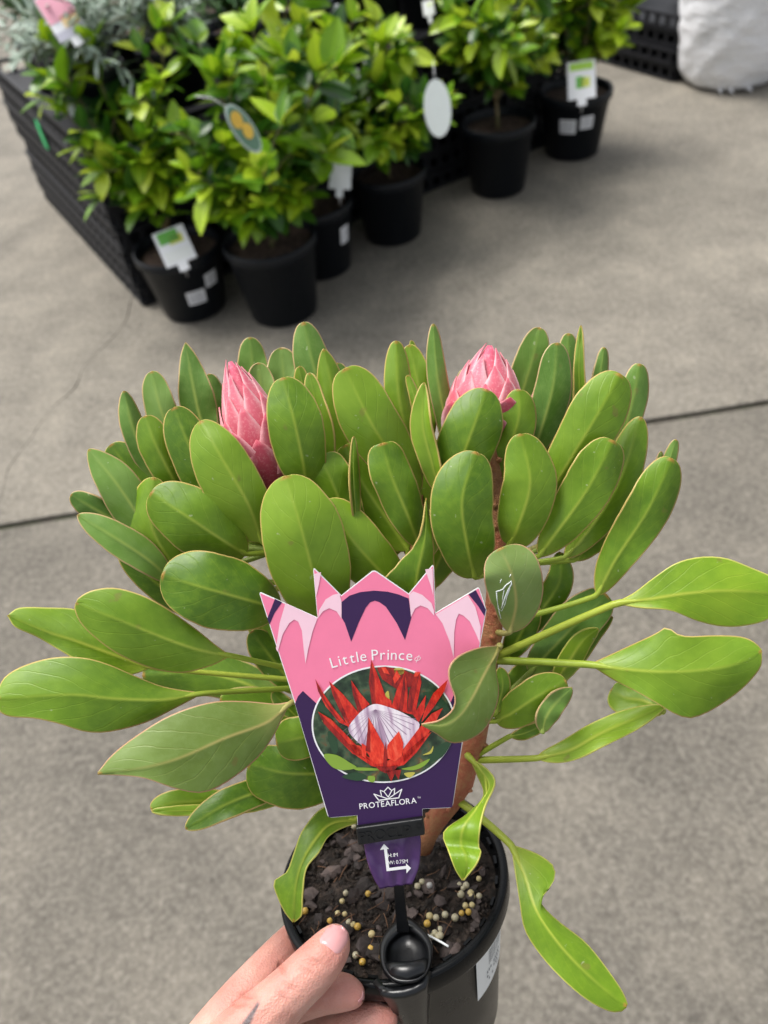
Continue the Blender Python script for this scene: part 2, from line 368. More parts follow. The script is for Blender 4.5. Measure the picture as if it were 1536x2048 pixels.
def chip(m, c, s, rr, mat3=None):
    ico = [Vector(v) for v in ((0, 0, 1), (0.89, 0, 0.45), (0.28, 0.85, 0.45), (-0.72, 0.53, 0.45), (-0.72, -0.53, 0.45), (0.28, -0.85, 0.45), (0.72, 0.53, -0.45), (-0.28, 0.85, -0.45), (-0.89, 0, -0.45), (-0.28, -0.85, -0.45), (0.72, -0.53, -0.45), (0, 0, -1))]
    fs = [(0, 1, 2), (0, 2, 3), (0, 3, 4), (0, 4, 5), (0, 5, 1), (1, 6, 2), (2, 7, 3), (3, 8, 4), (4, 9, 5), (5, 10, 1), (6, 7, 2), (7, 8, 3), (8, 9, 4), (9, 10, 5), (10, 6, 1), (11, 7, 6), (11, 8, 7), (11, 9, 8), (11, 10, 9), (11, 6, 10)]
    sc = Vector((s * rr.uniform(0.8, 1.6), s * rr.uniform(0.6, 1.1), s * rr.uniform(0.25, 0.6)))
    q = Matrix.Rotation(rr.uniform(0, 6.3), 3, 'Z') @ Matrix.Rotation(rr.uniform(-0.6, 0.6), 3, 'X') @ Matrix.Rotation(rr.uniform(-0.6, 0.6), 3, 'Y')
    vs = []
    for v in ico:
        w = Vector((v.x * sc.x, v.y * sc.y, v.z * sc.z)) * rr.uniform(0.75, 1.2)
        vs.append(POTM.to_3x3() @ (q @ w) + c)
    m.add(vs, fs)
m = MB(); vs = []; fs = []; NR, NA = 26, 80
for i in range(NR + 1):
    for k in range(NA):
        r = 0.0622 * i / NR; a = 2 * math.pi * k / NA; x, y = r * math.cos(a), r * math.sin(a)
        vs.append(POTM @ Vector((x, y, SOILZ - 0.002 + 0.004 * noise.noise(Vector((x * 70, y * 70, 1))) + 0.002 * noise.noise(Vector((x * 220, y * 220, 4))))))
for i in range(NR):
    for k in range(NA): fs.append((i * NA + k, (i + 1) * NA + k, (i + 1) * NA + (k + 1) % NA, i * NA + (k + 1) % NA))
m.add(vs, fs)
for i in range(1300):
    r = 0.0605 * math.sqrt(rnd.random()); a = rnd.uniform(0, 6.283)
    chip(m, POTM @ Vector((r * math.cos(a), r * math.sin(a), SOILZ + rnd.uniform(-0.0015, 0.0015))), rnd.uniform(0.0006, 0.0018), rnd)
mix = m.obj('potting_mix', MAT_SOIL, None, False, origin=SOILO.copy()); tag(mix, 'dark crumbly potting mix filling the held black pot', 'soil', kind='stuff')
for i in range(95):
    r = 0.0575 * math.sqrt(rnd.random()); a = rnd.uniform(0, 6.283); s = rnd.choice((0.0022, 0.003, 0.0036, 0.0048, 0.0062))
    c = POTM @ Vector((r * math.cos(a), r * math.sin(a), SOILZ + 0.0012)); m = MB(); chip(m, c, s, rnd)
    o = m.obj('bark_chip', MAT_BARK, mix, False, origin=c.copy())
m = MB()
for i in range(70):
    r = 0.058 * math.sqrt(rnd.random()); a = rnd.uniform(0, 6.283); q = rnd.uniform(0, 6.283); L = rnd.uniform(0.004, 0.011)
    c0 = Vector((r * math.cos(a), r * math.sin(a), SOILZ + 0.003)); c1 = c0 + Vector((math.cos(q) * L, math.sin(q) * L, rnd.uniform(-0.001, 0.003)))
    cm = c0.lerp(c1, 0.5) + Vector((rnd.uniform(-1, 1), rnd.uniform(-1, 1), 0.5)) * 0.001
    m.tube([POTM @ c0, POTM @ cm, POTM @ c1], rnd.uniform(0.00015, 0.0004), 5)
MAT_FIB, nt, b = base_mat('bark_fibre', (0.12, 0.06, 0.03), 0.85); o = m.obj('bark_fibre', MAT_FIB, mix); o['kind'] = 'stuff'
beads = [(467, 570, 0), (493, 545, 1), (517, 548, 1), (560, 590, 0), (545, 583, 1), (607, 615, 1), (605, 662, 0), (576, 708, 0), (553, 685, 2), (508, 505, 1), (595, 480, 0), (383, 538, 0), (530, 575, 2), (792, 580, 0), (800, 555, 1), (822, 560, 2), (835, 600, 2), (805, 625, 2), (818, 612, 2), (828, 625, 2), (920, 520, 1), (907, 545, 0), (930, 541, 0), (942, 490, 1), (942, 518, 1), (965, 430, 1), (900, 450, 2), (922, 452, 2), (966, 488, 2), (852, 550, 2), (775, 440, 2), (800, 452, 3), (938, 478, 1), (905, 482, 2), (885, 560, 2), (760, 455, 2), (640, 690, 0), (835, 620, 2), (548, 255, 2), (520, 478, 2), (912, 462, 2)]
BEADM = []
for i, cc in enumerate(((0.62, 0.4, 0.08), (0.6, 0.5, 0.25), (0.5, 0.45, 0.3), (0.5, 0.48, 0.45))):
    mm_, nt, b = base_mat('fertiliser_coating_%d' % i, cc, 0.35); b.inputs['Subsurface Weight'].default_value = 0.3; b.inputs['Subsurface Radius'].default_value = (0.002, 0.0015, 0.001); b.inputs['Subsurface Scale'].default_value = 0.5
    nt.links.new(mixc(nt, noise_tex(nt, 500, 3, 0.6, objcoord(nt)), tuple(x * 0.7 for x in cc), cc), b.inputs['Base Color']); BEADM.append(mm_)
BCOL = ('bright yellow', 'cream', 'dull beige', 'whitish')
for (zx, zy, k) in beads:
    x, y = 380 + zx / 1.67, 1500 + zy / 1.67; r = rnd.uniform(0.0016, 0.0023); c = soil_pt(x, y, 0.003)
    bm = bmesh.new(); bmesh.ops.create_icosphere(bm, subdivisions=2, radius=r)
    for v in bm.verts: v.co *= 1 + 0.08 * noise.noise(v.co * 700 + c * 30)
    me = bpy.data.meshes.new('fertiliser_bead'); bm.to_mesh(me); bm.free()
    for pl in me.polygons: pl.use_smooth = True
    me.materials.append(BEADM[k]); o = bpy.data.objects.new('fertiliser_bead', me); COL.objects.link(o); o.location = c
    tag(o, 'tiny %s fertiliser bead lying on the potting mix' % BCOL[k], 'bead', 'fertiliser beads on the potting mix')
# ------------------------------------------------------------------ the protea: stems, leaves, buds
plant = empty('protea_plant', soil_pt(850, 1672), 'bushy plant with broad green leaves and two pink buds in the held pot', 'plant')
STEM_R = [(842, 1690, 0.482), (872, 1640, 0.47), (912, 1585, 0.452), (942, 1510, 0.44), (966, 1400, 0.43), (984, 1260, 0.42), (995, 1120, 0.414), (996, 1010, 0.41), (985, 930, 0.406), (972, 880, 0.404)]
STEM_L = [(905, 1592, 0.455), (850, 1540, 0.452), (760, 1430, 0.446), (660, 1290, 0.432), (590, 1170, 0.42), (556, 1090, 0.412), (548, 1030, 0.406), (548, 985, 0.403)]
STEM_M = [(760, 1430, 0.446), (780, 1330, 0.44), (800, 1220, 0.432), (822, 1120, 0.425), (835, 1040, 0.42), (835, 990, 0.418)]
def stem(name, pts, r0, r1):
    c = catmull(pts, 40); m = MB(); w = [P(*q) for q in c]
    rad = [(r0 + (r1 - r0) * i / 39) * (1 + 0.1 * noise.noise(Vector((i * 0.5, r0 * 900, 0))) + (0.16 if i % 7 == 0 else 0)) for i in range(40)]
    m.tube(w, rad, 14); st_ = m.obj(name, MAT_STEM, plant); rs_ = random.Random(int(r0 * 1e6))
    for i in range(3, 38, 2):                      # old leaf scars
        t = (w[i + 1] - w[i - 1]).normalized(); a = t.cross((CAMP - w[i]).normalized()).normalized(); b_ = a.cross(t); q = rs_.uniform(-1.6, 1.6); d = math.sin(q) * a - math.cos(q) * b_
        if d.dot(CAMP - w[i]) < 0: d = -d
        sc = MB(); c_ = w[i] + d * rad[i] * .82; sc.tube([c_ - t * .0016, c_ - t * .0006 + d * .0006, c_ + d * .0013, c_ + t * .0014 + d * .0002], [.0006, .0016, .0019, .0006], 8); sc.obj('leaf_scar', MAT_STEM, st_)
    return st_
stem('stem', STEM_R, 0.0068, 0.0038)
stem('branch', STEM_L, 0.0052, 0.0036); stem('branch', STEM_M, 0.0036, 0.003)

def leaf(pts, w, at=None, wl=None, wr=None, tl=None, tr=None, p=0.62, q=0.42, prof_l=None, prof_r=None, mat=None, wave=0.0, k=2.0, ph=0.0, pet=0.0011, rib=True, name='leaf', edges=None):
    """pts: midrib from blade base to tip (photo pixel, distance); at: where the stalk leaves the stem"""
    wl = wl if wl is not None else w; wr = wr if wr is not None else w
    tl = tl if tl is not None else rnd.uniform(0.0, 0.55); tr = tr if tr is not None else rnd.uniform(0.0, 0.55)
    NS = 34; S_ = catmull([Vector(a) for a in pts], 120)
    SS = [0.5 * (1 - math.cos(math.pi * min(1, i / (NS - 1)))) * 0.7 + 0.3 * i / (NS - 1) for i in range(NS)]
    SS[-2] = 0.9965; SS[-3] = 0.988; SS[-4] = 0.972
    S = []
    for s in SS:
        x = s * 119; j = min(int(x), 118); S.append(S_[j].lerp(S_[j + 1], x - j))
    if edges:
        def samp(e):
            q_ = catmull([(x, y, 0) for x, y in e], 120); o_ = []
            for s in SS: x = s * 119; j = min(int(x), 118); o_.append(q_[j].lerp(q_[j + 1], x - j))
            return o_
        EL, ER = samp(edges[0]), samp(edges[1])
    s0 = p / (p + q); nf = (s0 ** p) * ((1 - s0) ** q)
    sd0 = rnd.uniform(0, 90); cols_n = None
    if wave == 0.0: wave = rnd.uniform(.0006, .002); k = rnd.uniform(.8, 2.2); ph = rnd.uniform(0, 6)
    vs = []; uvs = []; marg = []; ribv = []; basev = []
    for i in range(NS):
        s = SS[i]; c = S[i]; t = S[min(i + 1, NS - 1)] - S[max(i - 1, 0)]; t2 = Vector((t.x, t.y)).normalized(); left = Vector((t2.y, -t2.x))
        f = ((max(s, 1e-4) ** p) * (max(1 - s, 0.0) ** q)) / nf
        f = max(f, 0.012)
        fl = interp(prof_l, s) if prof_l else wl * f; fr = interp(prof_r, s) if prof_r else wr * f
        if prof_l: rd = (1 - s ** 12) ** .5; fl *= rd; fr *= rd
        jt = min(1, 5 * s) * min(1, 6 * (1 - s)); fl *= 1 + jt * (.075 * noise.noise(Vector((s * 3.3, sd0, 0))) + .02 * noise.noise(Vector((s * 13, sd0, 3)))); fr *= 1 + jt * (.075 * noise.noise(Vector((s * 3.3, sd0, 7))) + .02 * noise.noise(Vector((s * 13, sd0, 9))))
        fl = max(fl, 0.8); fr = max(fr, 0.8)
        row = []; el = er = None
        if edges:                                   # blade edges traced on their own
            el, er = (Vector((EE[i].x - c.x, EE[i].y - c.y)) for EE in (EL, ER)); fl, fr = max(el.length, .8), max(er.length, .8)
        for sd_, W, tt in ((1, fl, tl), (-1, fr, tr)):
            mg = min(3.5 / max(W, 1), 0.45); rb = min(5.0 / max(W, 1), 0.3)
            ks = [1.0, 1 - mg, (1 - mg) * 0.78, (1 - mg) * 0.55, (1 - mg) * 0.33] + ([rb] if rb < (1 - mg) * 0.3 else [(1 - mg) * 0.2])
            for j, kv in enumerate(ks):
                dep = c.z + tt * M(W, c.z) * kv ** 1.6 + wave * math.sin(k * 6.283 * s + ph + (1.7 if sd_ < 0 else 0)) * kv * kv * min(1, 4 * s) * min(1, 3 * (1 - s) + 0.2)
                ov = left * (W * sd_) if not edges else (el if sd_ > 0 else er)
                row.append((sd_ * kv, P(c.x + ov.x * kv, c.y + ov.y * kv, dep), 1.0 if j == 0 else 0.0, 0.0))
        row.append((0.0, P(c.x, c.y, c.z - 0.0003), 0.0, max(0.0, min(1.0, 1.35 * (1 - s) ** 0.8))))
        row.sort(key=lambda e: e[0]); cols_n = len(row)
        for (v, pos, mgv, rv_) in row:
            vs.append(pos); uvs.append((s, v * 0.5 + 0.5)); marg.append(mgv); ribv.append(rv_); basev.append(max(0.0, 1 - s * 4.5))
    fs = []
    for i in range(NS - 1):
        for j in range(cols_n - 1):
            a = i * cols_n + j; fs.append((a, a + 1, a + cols_n + 1, a + cols_n))
    nb = len(vs); nfb = len(fs)
    tb = MB(); b0 = S[0]; b1 = S[2]
    if at:
        dirv = (S[0] - S[3]); mid = Vector(at).lerp(S[0], 0.62) + dirv * 0.35
        tp = [P(*v) for v in catmull([at, mid, S[0], S[2]], 14)]
    else: tp = [P(*v) for v in S[0:3]]
    ext = [P(S[i].x, S[i].y, S[i].z + 0.0006) for i in (5, 8, 12, 16)]
    allp = tp + ext; rad = [pet * (1.25 - 0.3 * i / len(tp)) for i in range(len(tp))] + [pet * 0.7, pet * 0.52, pet * 0.34, pet * 0.15]
    tb.tube(allp, rad, 7)
    vs2 = vs + tb.v; fs2 = fs + [tuple(nb + i for i in f) for f in tb.f]
    org = P(*S[0])
    o = mesh_obj(name, vs2, fs2, mat or LEAF_A, plant, True, origin=org)
    me = o.data
    for nm, arr, fill in (('marg', marg, 0.0), ('rib', ribv, 0.72), ('base', basev, 0.75)):
        at_ = me.attributes.new(nm, 'FLOAT', 'POINT'); at_.data.foreach_set('value', arr + [fill] * len(tb.v))
    uvl = me.uv_layers.new(name='UVMap'); alluv = uvs + [(0.0, 0.5)] * len(tb.v)
    for lp in me.loops: uvl.data[lp.index].uv = alluv[lp.vertex_index]
    so = o.modifiers.new('thickness', 'SOLIDIFY'); so.thickness = 0.0007; so.offset = 0.0
    return o

LA = (556, 1100, 0.413); LB = (585, 1165, 0.42); LC = (650, 1280, 0.432); LD = (720, 1370, 0.442); LE = (770, 1440, 0.447)
MA = (828, 1090, 0.423); MB_ = (815, 1160, 0.428)
RA = (996, 1030, 0.411); RB = (993, 1130, 0.415); RC = (985, 1250, 0.42); RD = (976, 1320, 0.425); RE = (960, 1440, 0.432); RF = (938, 1520, 0.44); RG = (905, 1592, 0.455)
Q = 0.4
# --- left rosette
leaf([(652, 1262, .402), (632, 1170, .383), (602, 1055, .372), (570, 952, .374)], 82, LB, p=.55, q=.45, tl=.35, tr=.25)
leaf([(524, 1082, .402), (495, 1005, .388), (440, 910, .382), (402, 842, .386)], 62, LA, wl=68, wr=50, p=.5, q=.5, tl=.4, tr=.3)
leaf([(492, 1108, .402), (450, 1083, .393), (375, 1033, .385), (302, 985, .388)], 62, LA, p=.5, tl=.5, tr=.3)
leaf([(560, 1216, .402), (515, 1205, .388), (425, 1180, .377), (324, 1150, .377)], 74, LC, p=.5, tl=.1, tr=.35)
leaf([(460, 1311, .396), (400, 1300, .388), (340, 1280, .382), (230, 1236, .375), (152, 1206, .376)], 60, LD, tl=.2, tr=.15, edges=([(460, 1312), (420, 1332), (362, 1345), (300, 1335), (240, 1310), (200, 1283), (165, 1250), (150, 1220), (152, 1206)], [(460, 1310), (430, 1289), (390, 1257), (328, 1213), (278, 1188), (228, 1176), (185, 1181), (158, 1195), (152, 1206)]))
leaf([(300, 1335, .424), (230, 1310, .418), (150, 1281, .414), (90, 1262, .412), (15, 1231, .41)], 46, LD, tl=-.2, tr=.6, mat=LEAF_C, edges=([(300, 1337), (270, 1348), (240, 1351), (170, 1329), (125, 1304), (75, 1274), (30, 1254), (15, 1231)], [(300, 1333), (250, 1280), (190, 1235), (150, 1219), (100, 1216), (40, 1216), (15, 1231)]))
leaf([(402, 1387, .394), (328, 1399, .387), (230, 1397, .38), (140, 1389, .376), (-7, 1397, .376)], 70, LD, tl=.1, tr=.35, wave=.002, k=1, edges=([(402, 1389), (350, 1416), (290, 1445), (220, 1463), (170, 1463), (120, 1448), (70, 1437), (20, 1433), (-3, 1420), (-7, 1400)], [(402, 1386), (328, 1374), (268, 1351), (220, 1330), (170, 1316), (110, 1315), (50, 1331), (10, 1355), (-7, 1390)]))
leaf([(582, 1404, .392), (535, 1444, .384), (450, 1476, .374), (350, 1519, .369), (260, 1540, .368), (196, 1547, .37)], 80, LE, tl=.15, tr=.35, mat=LEAF_D, wave=.002, k=1, edges=([(582, 1406), (570, 1424), (544, 1476), (510, 1520), (450, 1566), (403, 1585), (350, 1577), (290, 1557), (240, 1551), (196, 1549)], [(582, 1403), (550, 1408), (490, 1403), (420, 1405), (340, 1431), (270, 1474), (225, 1510), (196, 1545)]))
leaf([(250, 1062, .42), (225, 1040, .417), (180, 1012, .413), (142, 990, .411)], 26, LA, p=.5, mat=LEAF_B)
leaf([(345, 1165, .41), (300, 1122, .402), (230, 1075, .396), (155, 1030, .396)], 34, LA, p=.6, q=.6, tl=-.3, tr=.5, mat=LEAF_B)
leaf([(400, 1235, .43), (350, 1195, .424), (295, 1150, .418), (240, 1098, .415)], 30, LB, p=.5, tl=.6, tr=.2)
leaf([(308, 1085, .415), (282, 1040, .41), (232, 965, .405), (177, 899, .406)], 42, LA, p=.5, q=.65, tl=.1, tr=.6, mat=LEAF_B)
leaf([(335, 1040, .434), (300, 985, .43), (252, 930, .427), (222, 889, .426)], 44, LA, p=.5, mat=LEAF_A, tl=.9, tr=.2)
leaf([(310, 990, .445), (285, 950, .442), (254, 903, .442)], 24, LA, p=.5)
leaf([(312, 960, .43), (290, 915, .426), (264, 850, .422), (248, 782, .422)], 25, LA, p=.5, q=.55, mat=LEAF_B, tl=.2, tr=.9)
leaf([(365, 985, .418), (345, 955, .412), (312, 890, .406), (290, 832, .406)], 36, LA, p=.45, tl=.3, tr=.5)
leaf([(375, 930, .44), (352, 890, .436), (322, 820, .432), (303, 743, .432)], 33, LA, p=.5, mat=LEAF_B)
leaf([(425, 890, .446), (402, 840, .443), (386, 770, .44), (371, 685, .44)], 40, LA, p=.55, q=.8, mat=LEAF_B, wl=34, wr=38)
leaf([(452, 1040, .41), (425, 985, .402), (378, 890, .396), (348, 815, .396)], 47, LA, p=.5, tl=.3, tr=.4)
leaf([(450, 1068, .42), (400, 995, .416), (350, 930, .414), (322, 870, .413)], 28, LA, p=.5)
leaf([(385, 1160, .42), (340, 1120, .412), (302, 1045, .405), (308, 955, .404)], 44, LB, p=.5, tl=.6, tr=.2)
leaf([(520, 860, .462), (510, 780, .457), (500, 675, .452)], 33, LA, p=.5, mat=LEAF_B)
leaf([(575, 860, .456), (570, 780, .452), (562, 696, .45)], 38, LA, p=.5, mat=LEAF_B, tl=-.3, tr=-.2)
leaf([(530, 880, .442), (524, 810, .437), (517, 726, .434)], 31, LA, p=.5, mat=LEAF_B, tl=-.3, tr=-.1)
leaf([(440, 860, .462), (430, 800, .457), (418, 748, .456)], 22, LA, p=.5, mat=LEAF_B)
leaf([(613, 985, .402), (606, 925, .391), (588, 840, .384), (565, 756, .386)], 54, LA, p=.45, tl=.3, tr=.35)
leaf([(652, 960, .408), (650, 880, .404), (630, 800, .402), (619, 746, .402)], 22, LB, p=.5, tl=.2, tr=-.6, mat=LEAF_A)
leaf([(622, 850, .42), (609, 790, .416), (599, 733, .414)], 17, LA, p=.5, tl=.9, tr=.2)
leaf([(690, 940, .442), (664, 850, .437), (632, 750, .432), (606, 645, .432)], 40, MA, p=.5, mat=LEAF_B, tl=.2, tr=.6)
leaf([(718, 970, .43), (694, 880, .422), (668, 790, .417), (647, 698, .416)], 34, MA, p=.5, q=.6, tl=.3, tr=.7)
leaf([(700, 850, .462), (686, 790, .458), (675, 726, .457)], 24, MA, p=.5, mat=LEAF_B)
# --- middle shoot
leaf([(836, 985, .411), (800, 935, .402), (742, 845, .391), (690, 737, .389)], 56, MA, p=.5, q=.36, tl=.3, tr=.4)
leaf([(842, 1000, .425), (815, 930, .421), (790, 860, .419), (762, 790, .418)], 40, MA, p=.5, tl=.3, tr=.4)
leaf([(715, 1072, .412), (690, 1025, .403), (660, 955, .397), (640, 913, .397)], 46, MB_, p=.4, q=.22, tl=.3, tr=.3, wave=.002)
leaf([(712, 1045, .395), (708, 980, .389), (706, 930, .387), (707, 873, .387)], 12, MB_, wl=9, wr=13, p=.4, q=.5, tl=-1.2, tr=.6)
leaf([(815, 1100, .42), (775, 1040, .416), (722, 960, .412), (690, 890, .412)], 52, MB_, p=.5, tl=.3, tr=.6)
leaf([(838, 1092, .396), (815, 1030, .385), (782, 950, .379), (764, 887, .379)], 42, MA, p=.45, q=.25, tl=.15, tr=.7, mat=LEAF_A)
leaf([(806, 1190, .406), (760, 1142, .397), (705, 1080, .391), (650, 1003, .391)], 55, MB_, p=.5, tl=.4, tr=.25)
leaf([(822, 1240, .392), (834, 1150, .382), (850, 1070, .379), (852, 996, .381)], 50, MB_, prof_l=[20, 62, 66, 40, 20, 10, 5, 2], prof_r=[20, 36, 40, 32, 24, 15, 8, 2], tl=-.2, tr=.9)
leaf([(842, 950, .422), (818, 880, .412), (797, 790, .406), (792, 682, .406)], 29, MA, p=.5, q=.42, tl=.3, tr=.6)
leaf([(850, 900, .43), (842, 800, .426), (818, 690, .426)], 31, MA, p=.5, mat=LEAF_A)
leaf([(840, 780, .452), (832, 730, .452), (823, 681, .452)], 9, MA, p=.5)
leaf([(880, 985, .396), (864, 925, .391), (846, 850, .387), (848, 765, .386)], 27, MA, wl=28, wr=19, p=.5, q=.6, tl=.3, tr=-.8)
leaf([(848, 880, .405), (832, 805, .402), (815, 751, .402)], 11, MA, p=.5, tl=.9)
leaf([(900, 900, .426), (890, 840, .422), (874, 750, .418), (866, 648, .418)], 21, MA, p=.45, q=.5, mat=LEAF_B, tl=.2, tr=.7)
leaf([(848, 1120, .425), (852, 1030, .42), (872, 940, .416), (885, 880, .416)], 48, MA, p=.5)
leaf([(900, 1000, .41), (888, 950, .406), (873, 885, .405)], 24, RA, p=.5)
leaf([(760, 1120, .44), (790, 1000, .44), (800, 900, .44)], 60, MB_, p=.5)
leaf([(850, 1180, .445), (900, 1070, .44), (930, 980, .44)], 40, MB_, p=.5)
# --- right rosette
leaf([(912, 985, .402), (922, 925, .391), (950, 845, .385), (973, 779, .387)], 57, RA, p=.45, tl=.35, tr=.3)
leaf([(1008, 950, .406), (1020, 895, .402), (1037, 835, .398), (1037, 779, .398)], 38, RA, p=.5, tl=.2, tr=.4)
leaf([(950, 1155, .392), (936, 1100, .38), (924, 1000, .371), (952, 904, .373)], 64, RB, p=.45, tl=.3, tr=.3)
leaf([(1018, 1090, .392), (1035, 1055, .384), (1060, 965, .376), (1040, 868, .376)], 54, RB, p=.4, tl=.3, tr=.35)
leaf([(1090, 1005, .404), (1118, 955, .396), (1185, 845, .386), (1240, 748, .386)], 56, RA, p=.6, q=.38, tl=.3, tr=.3)
leaf([(1078, 1112, .395), (1105, 1075, .39), (1170, 985, .382), (1226, 881, .381)], 50, RB, p=.6, q=.35, tl=.2, tr=.4, wave=.003, k=1)
leaf([(1130, 1115, .408), (1170, 1070, .404), (1235, 970, .4), (1282, 834, .401)], 40, RB, p=.6, q=.5, tl=.6, tr=.2)
leaf([(1195, 1190, .396), (1230, 1120, .39), (1295, 1020, .382), (1343, 917, .381)], 46, RC, p=.6, q=.38, tl=.2, tr=.3, wave=.004, k=1, ph=1)
leaf([(1310, 1010, .422), (1334, 935, .422), (1352, 879, .422)], 15, RB, p=.5, mat=LEAF_B)
leaf([(1300, 990, .424), (1312, 950, .424), (1322, 903, .424)], 9, RB, p=.5, mat=LEAF_D)
leaf([(1215, 960, .42), (1242, 885, .416), (1265, 800, .412), (1279, 728, .412)], 30, RA, p=.5, q=.36, mat=LEAF_B, tl=.2, tr=.4)
leaf([(1185, 850, .432), (1198, 765, .43), (1208, 695, .43)], 16, RA, p=.5, mat=LEAF_B)
leaf([(1145, 890, .43), (1158, 800, .426), (1158, 730, .422), (1162, 651, .422)], 13, RA, p=.5, q=.6, tl=.2, tr=-.8)
leaf([(1085, 910, .436), (1115, 835, .432), (1133, 750, .43), (1137, 667, .43)], 25, RA, p=.5, q=.35, mat=LEAF_B)
leaf([(1062, 915, .416), (1080, 865, .411), (1105, 775, .406), (1114, 686, .406)], 37, RA, p=.5, mat=LEAF_B, tl=.1, tr=.4)
leaf([(1022, 880, .45), (1040, 800, .446), (1064, 720, .442), (1079, 655, .442)], 36, RA, p=.5, mat=LEAF_B, tl=-.2, tr=.2)
leaf([(1058, 990, .42), (1095, 905, .416), (1135, 835, .412)], 22, RA, p=.5)
leaf([(1110, 1010, .43), (1160, 930, .43), (1200, 870, .43)], 35, RA, p=.5)
leaf([(1150, 1120, .412), (1190, 1085, .41), (1230, 1060, .408)], 22, RB, p=.6)
leaf([(950, 880, .43), (935, 800, .43), (925, 740, .43)], 20, RA, p=.5, mat=LEAF_B)
# --- leaves in front of the label
spotted = leaf([(1020, 1264, .386), (1032, 1205, .373), (1022, 1145, .366), (1000, 1097, .367)], 58, (992, 1264, .42), p=.6, q=.36, tl=.1, tr=.1, mat=LEAF_D)
leaf([(1000, 1291, .388), (966, 1352, .372), (946, 1392, .366), (920, 1430, .364), (890, 1449, .365), (843, 1449, .368)], 50, (988, 1304, .42), tl=.45, tr=-.3, mat=LEAF_D, pet=.0013, edges=([(1001, 1292), (991, 1334), (997, 1384), (988, 1424), (968, 1459), (938, 1479), (903, 1485), (873, 1467), (843, 1450)], [(999, 1290), (958, 1295), (918, 1311), (898, 1334), (899, 1364), (910, 1394), (905, 1419), (878, 1440), (843, 1448)]))
MAT_SCR, nt, b = base_mat('dried_film', (.75, .8, .78), .4)
lf = spotted; bv_ = None
from mathutils.bvhtree import BVHTree
bv_ = BVHTree.FromPolygons([v.co + lf.location for v in lf.data.vertices], [tuple(pl.vertices) for pl in lf.data.polygons])
mk = MB()
for line, w_ in (([(992, 1183), (1000, 1181), (1006, 1178), (1012, 1170), (1018, 1166), (1022, 1162), (1023, 1168), (1017, 1178), (1011, 1192), (1006, 1206), (1003, 1216)], 1.5), ([(993, 1184), (994, 1198), (996, 1212), (999, 1226), (1002, 1237)], 1.1), ([(996, 1216), (1003, 1222), (1010, 1208), (1014, 1192), (1020, 1176)], 1.0), ([(1000, 1166), (1003, 1158)], .7), ([(1019, 1154), (1022, 1148)], .7), ([(1008, 1180), (1005, 1196), (1004, 1210)], .8)):
    pts3 = []
    for x, y in line:
        hit = bv_.ray_cast(CAMP, ray(x, y).normalized())[0]
        if hit: pts3.append(hit + (CAMP - hit).normalized() * .0004)
    if len(pts3) > 1: mk.tube(pts3, M(w_, .366), 5)
mk.obj('dried_film', MAT_SCR, lf)
# --- right side, long stalks
leaf([(1233, 1206, .392), (1292, 1199, .387), (1370, 1187, .381), (1455, 1181, .378), (1570, 1188, .379)], 62, RD, tl=.35, tr=.0, mat=LEAF_C, wave=.003, k=1, ph=2.5, pet=.0016, edges=([(1233, 1204), (1268, 1186), (1308, 1155), (1352, 1126), (1402, 1114), (1452, 1117), (1502, 1136), (1545, 1155), (1571, 1180)], [(1233, 1208), (1280, 1216), (1340, 1221), (1390, 1240), (1440, 1252), (1490, 1251), (1540, 1236), (1571, 1196)]))
leaf([(1183, 1329, .394), (1240, 1337, .387), (1320, 1343, .379), (1400, 1340, .375), (1470, 1328, .374), (1523, 1302, .376)], 80, RD, tl=.3, tr=.2, wave=.004, k=1.3, ph=.4, pet=.0016, edges=([(1183, 1327), (1225, 1308), (1270, 1287), (1310, 1268), (1335, 1253), (1347, 1264), (1372, 1272), (1430, 1271), (1482, 1274), (1510, 1286), (1523, 1300)], [(1183, 1331), (1230, 1361), (1270, 1382), (1312, 1406), (1346, 1426), (1376, 1436), (1406, 1428), (1442, 1408), (1486, 1375), (1520, 1335), (1524, 1304)]))
leaf([(1075, 1516, .42), (1140, 1500, .416), (1210, 1462, .41), (1330, 1412, .406)], 27, RF, p=.55, q=.6, tl=.5, tr=-.3, mat=LEAF_C, pet=.0014)
leaf([(1328, 1424, .408), (1290, 1402, .418), (1250, 1395, .424), (1222, 1380, .428)], 34, p=.5, q=.3, tl=-.3, tr=.4, mat=LEAF_C)
leaf([(1045, 1280, .428), (1080, 1225, .425), (1118, 1165, .42), (1120, 1104, .42)], 29, RD, p=.6, q=.5)
leaf([(1060, 1345, .424), (1090, 1312, .42), (1155, 1245, .415), (1214, 1190, .415)], 46, RE, p=.45, q=.3, mat=LEAF_B)
leaf([(1090, 1385, .432), (1140, 1320, .428), (1182, 1270, .422), (1225, 1233, .42)], 24, RE, p=.5, q=.6)
leaf([(1110, 1365, .416), (1138, 1322, .411), (1165, 1282, .408), (1196, 1257, .41)], 24, RE, p=.5, q=.6, tl=-.2, tr=.7, mat=LEAF_C)
leaf([(992, 1442, .416), (1025, 1425, .407), (1078, 1390, .4), (1132, 1362, .401)], 40, RE, p=.45, q=.4, tl=.1, tr=.4)
leaf([(1084, 1464, .401), (1093, 1432, .398), (1115, 1402, .4), (1144, 1376, .402)], 23, p=.5, q=.6, tl=-.4, tr=.3, mat=LEAF_B)
leaf([(1020, 1472, .424), (1050, 1466, .42), (1090, 1448, .414)], 14, RF, p=.6, q=.5)
leaf([(992, 1425, .412), (1005, 1375, .406), (1000, 1335, .406)], 16, RE, p=.5)
leaf([(1012, 1320, .426), (1045, 1260, .422), (1068, 1203, .42)], 30, RD, p=.5)
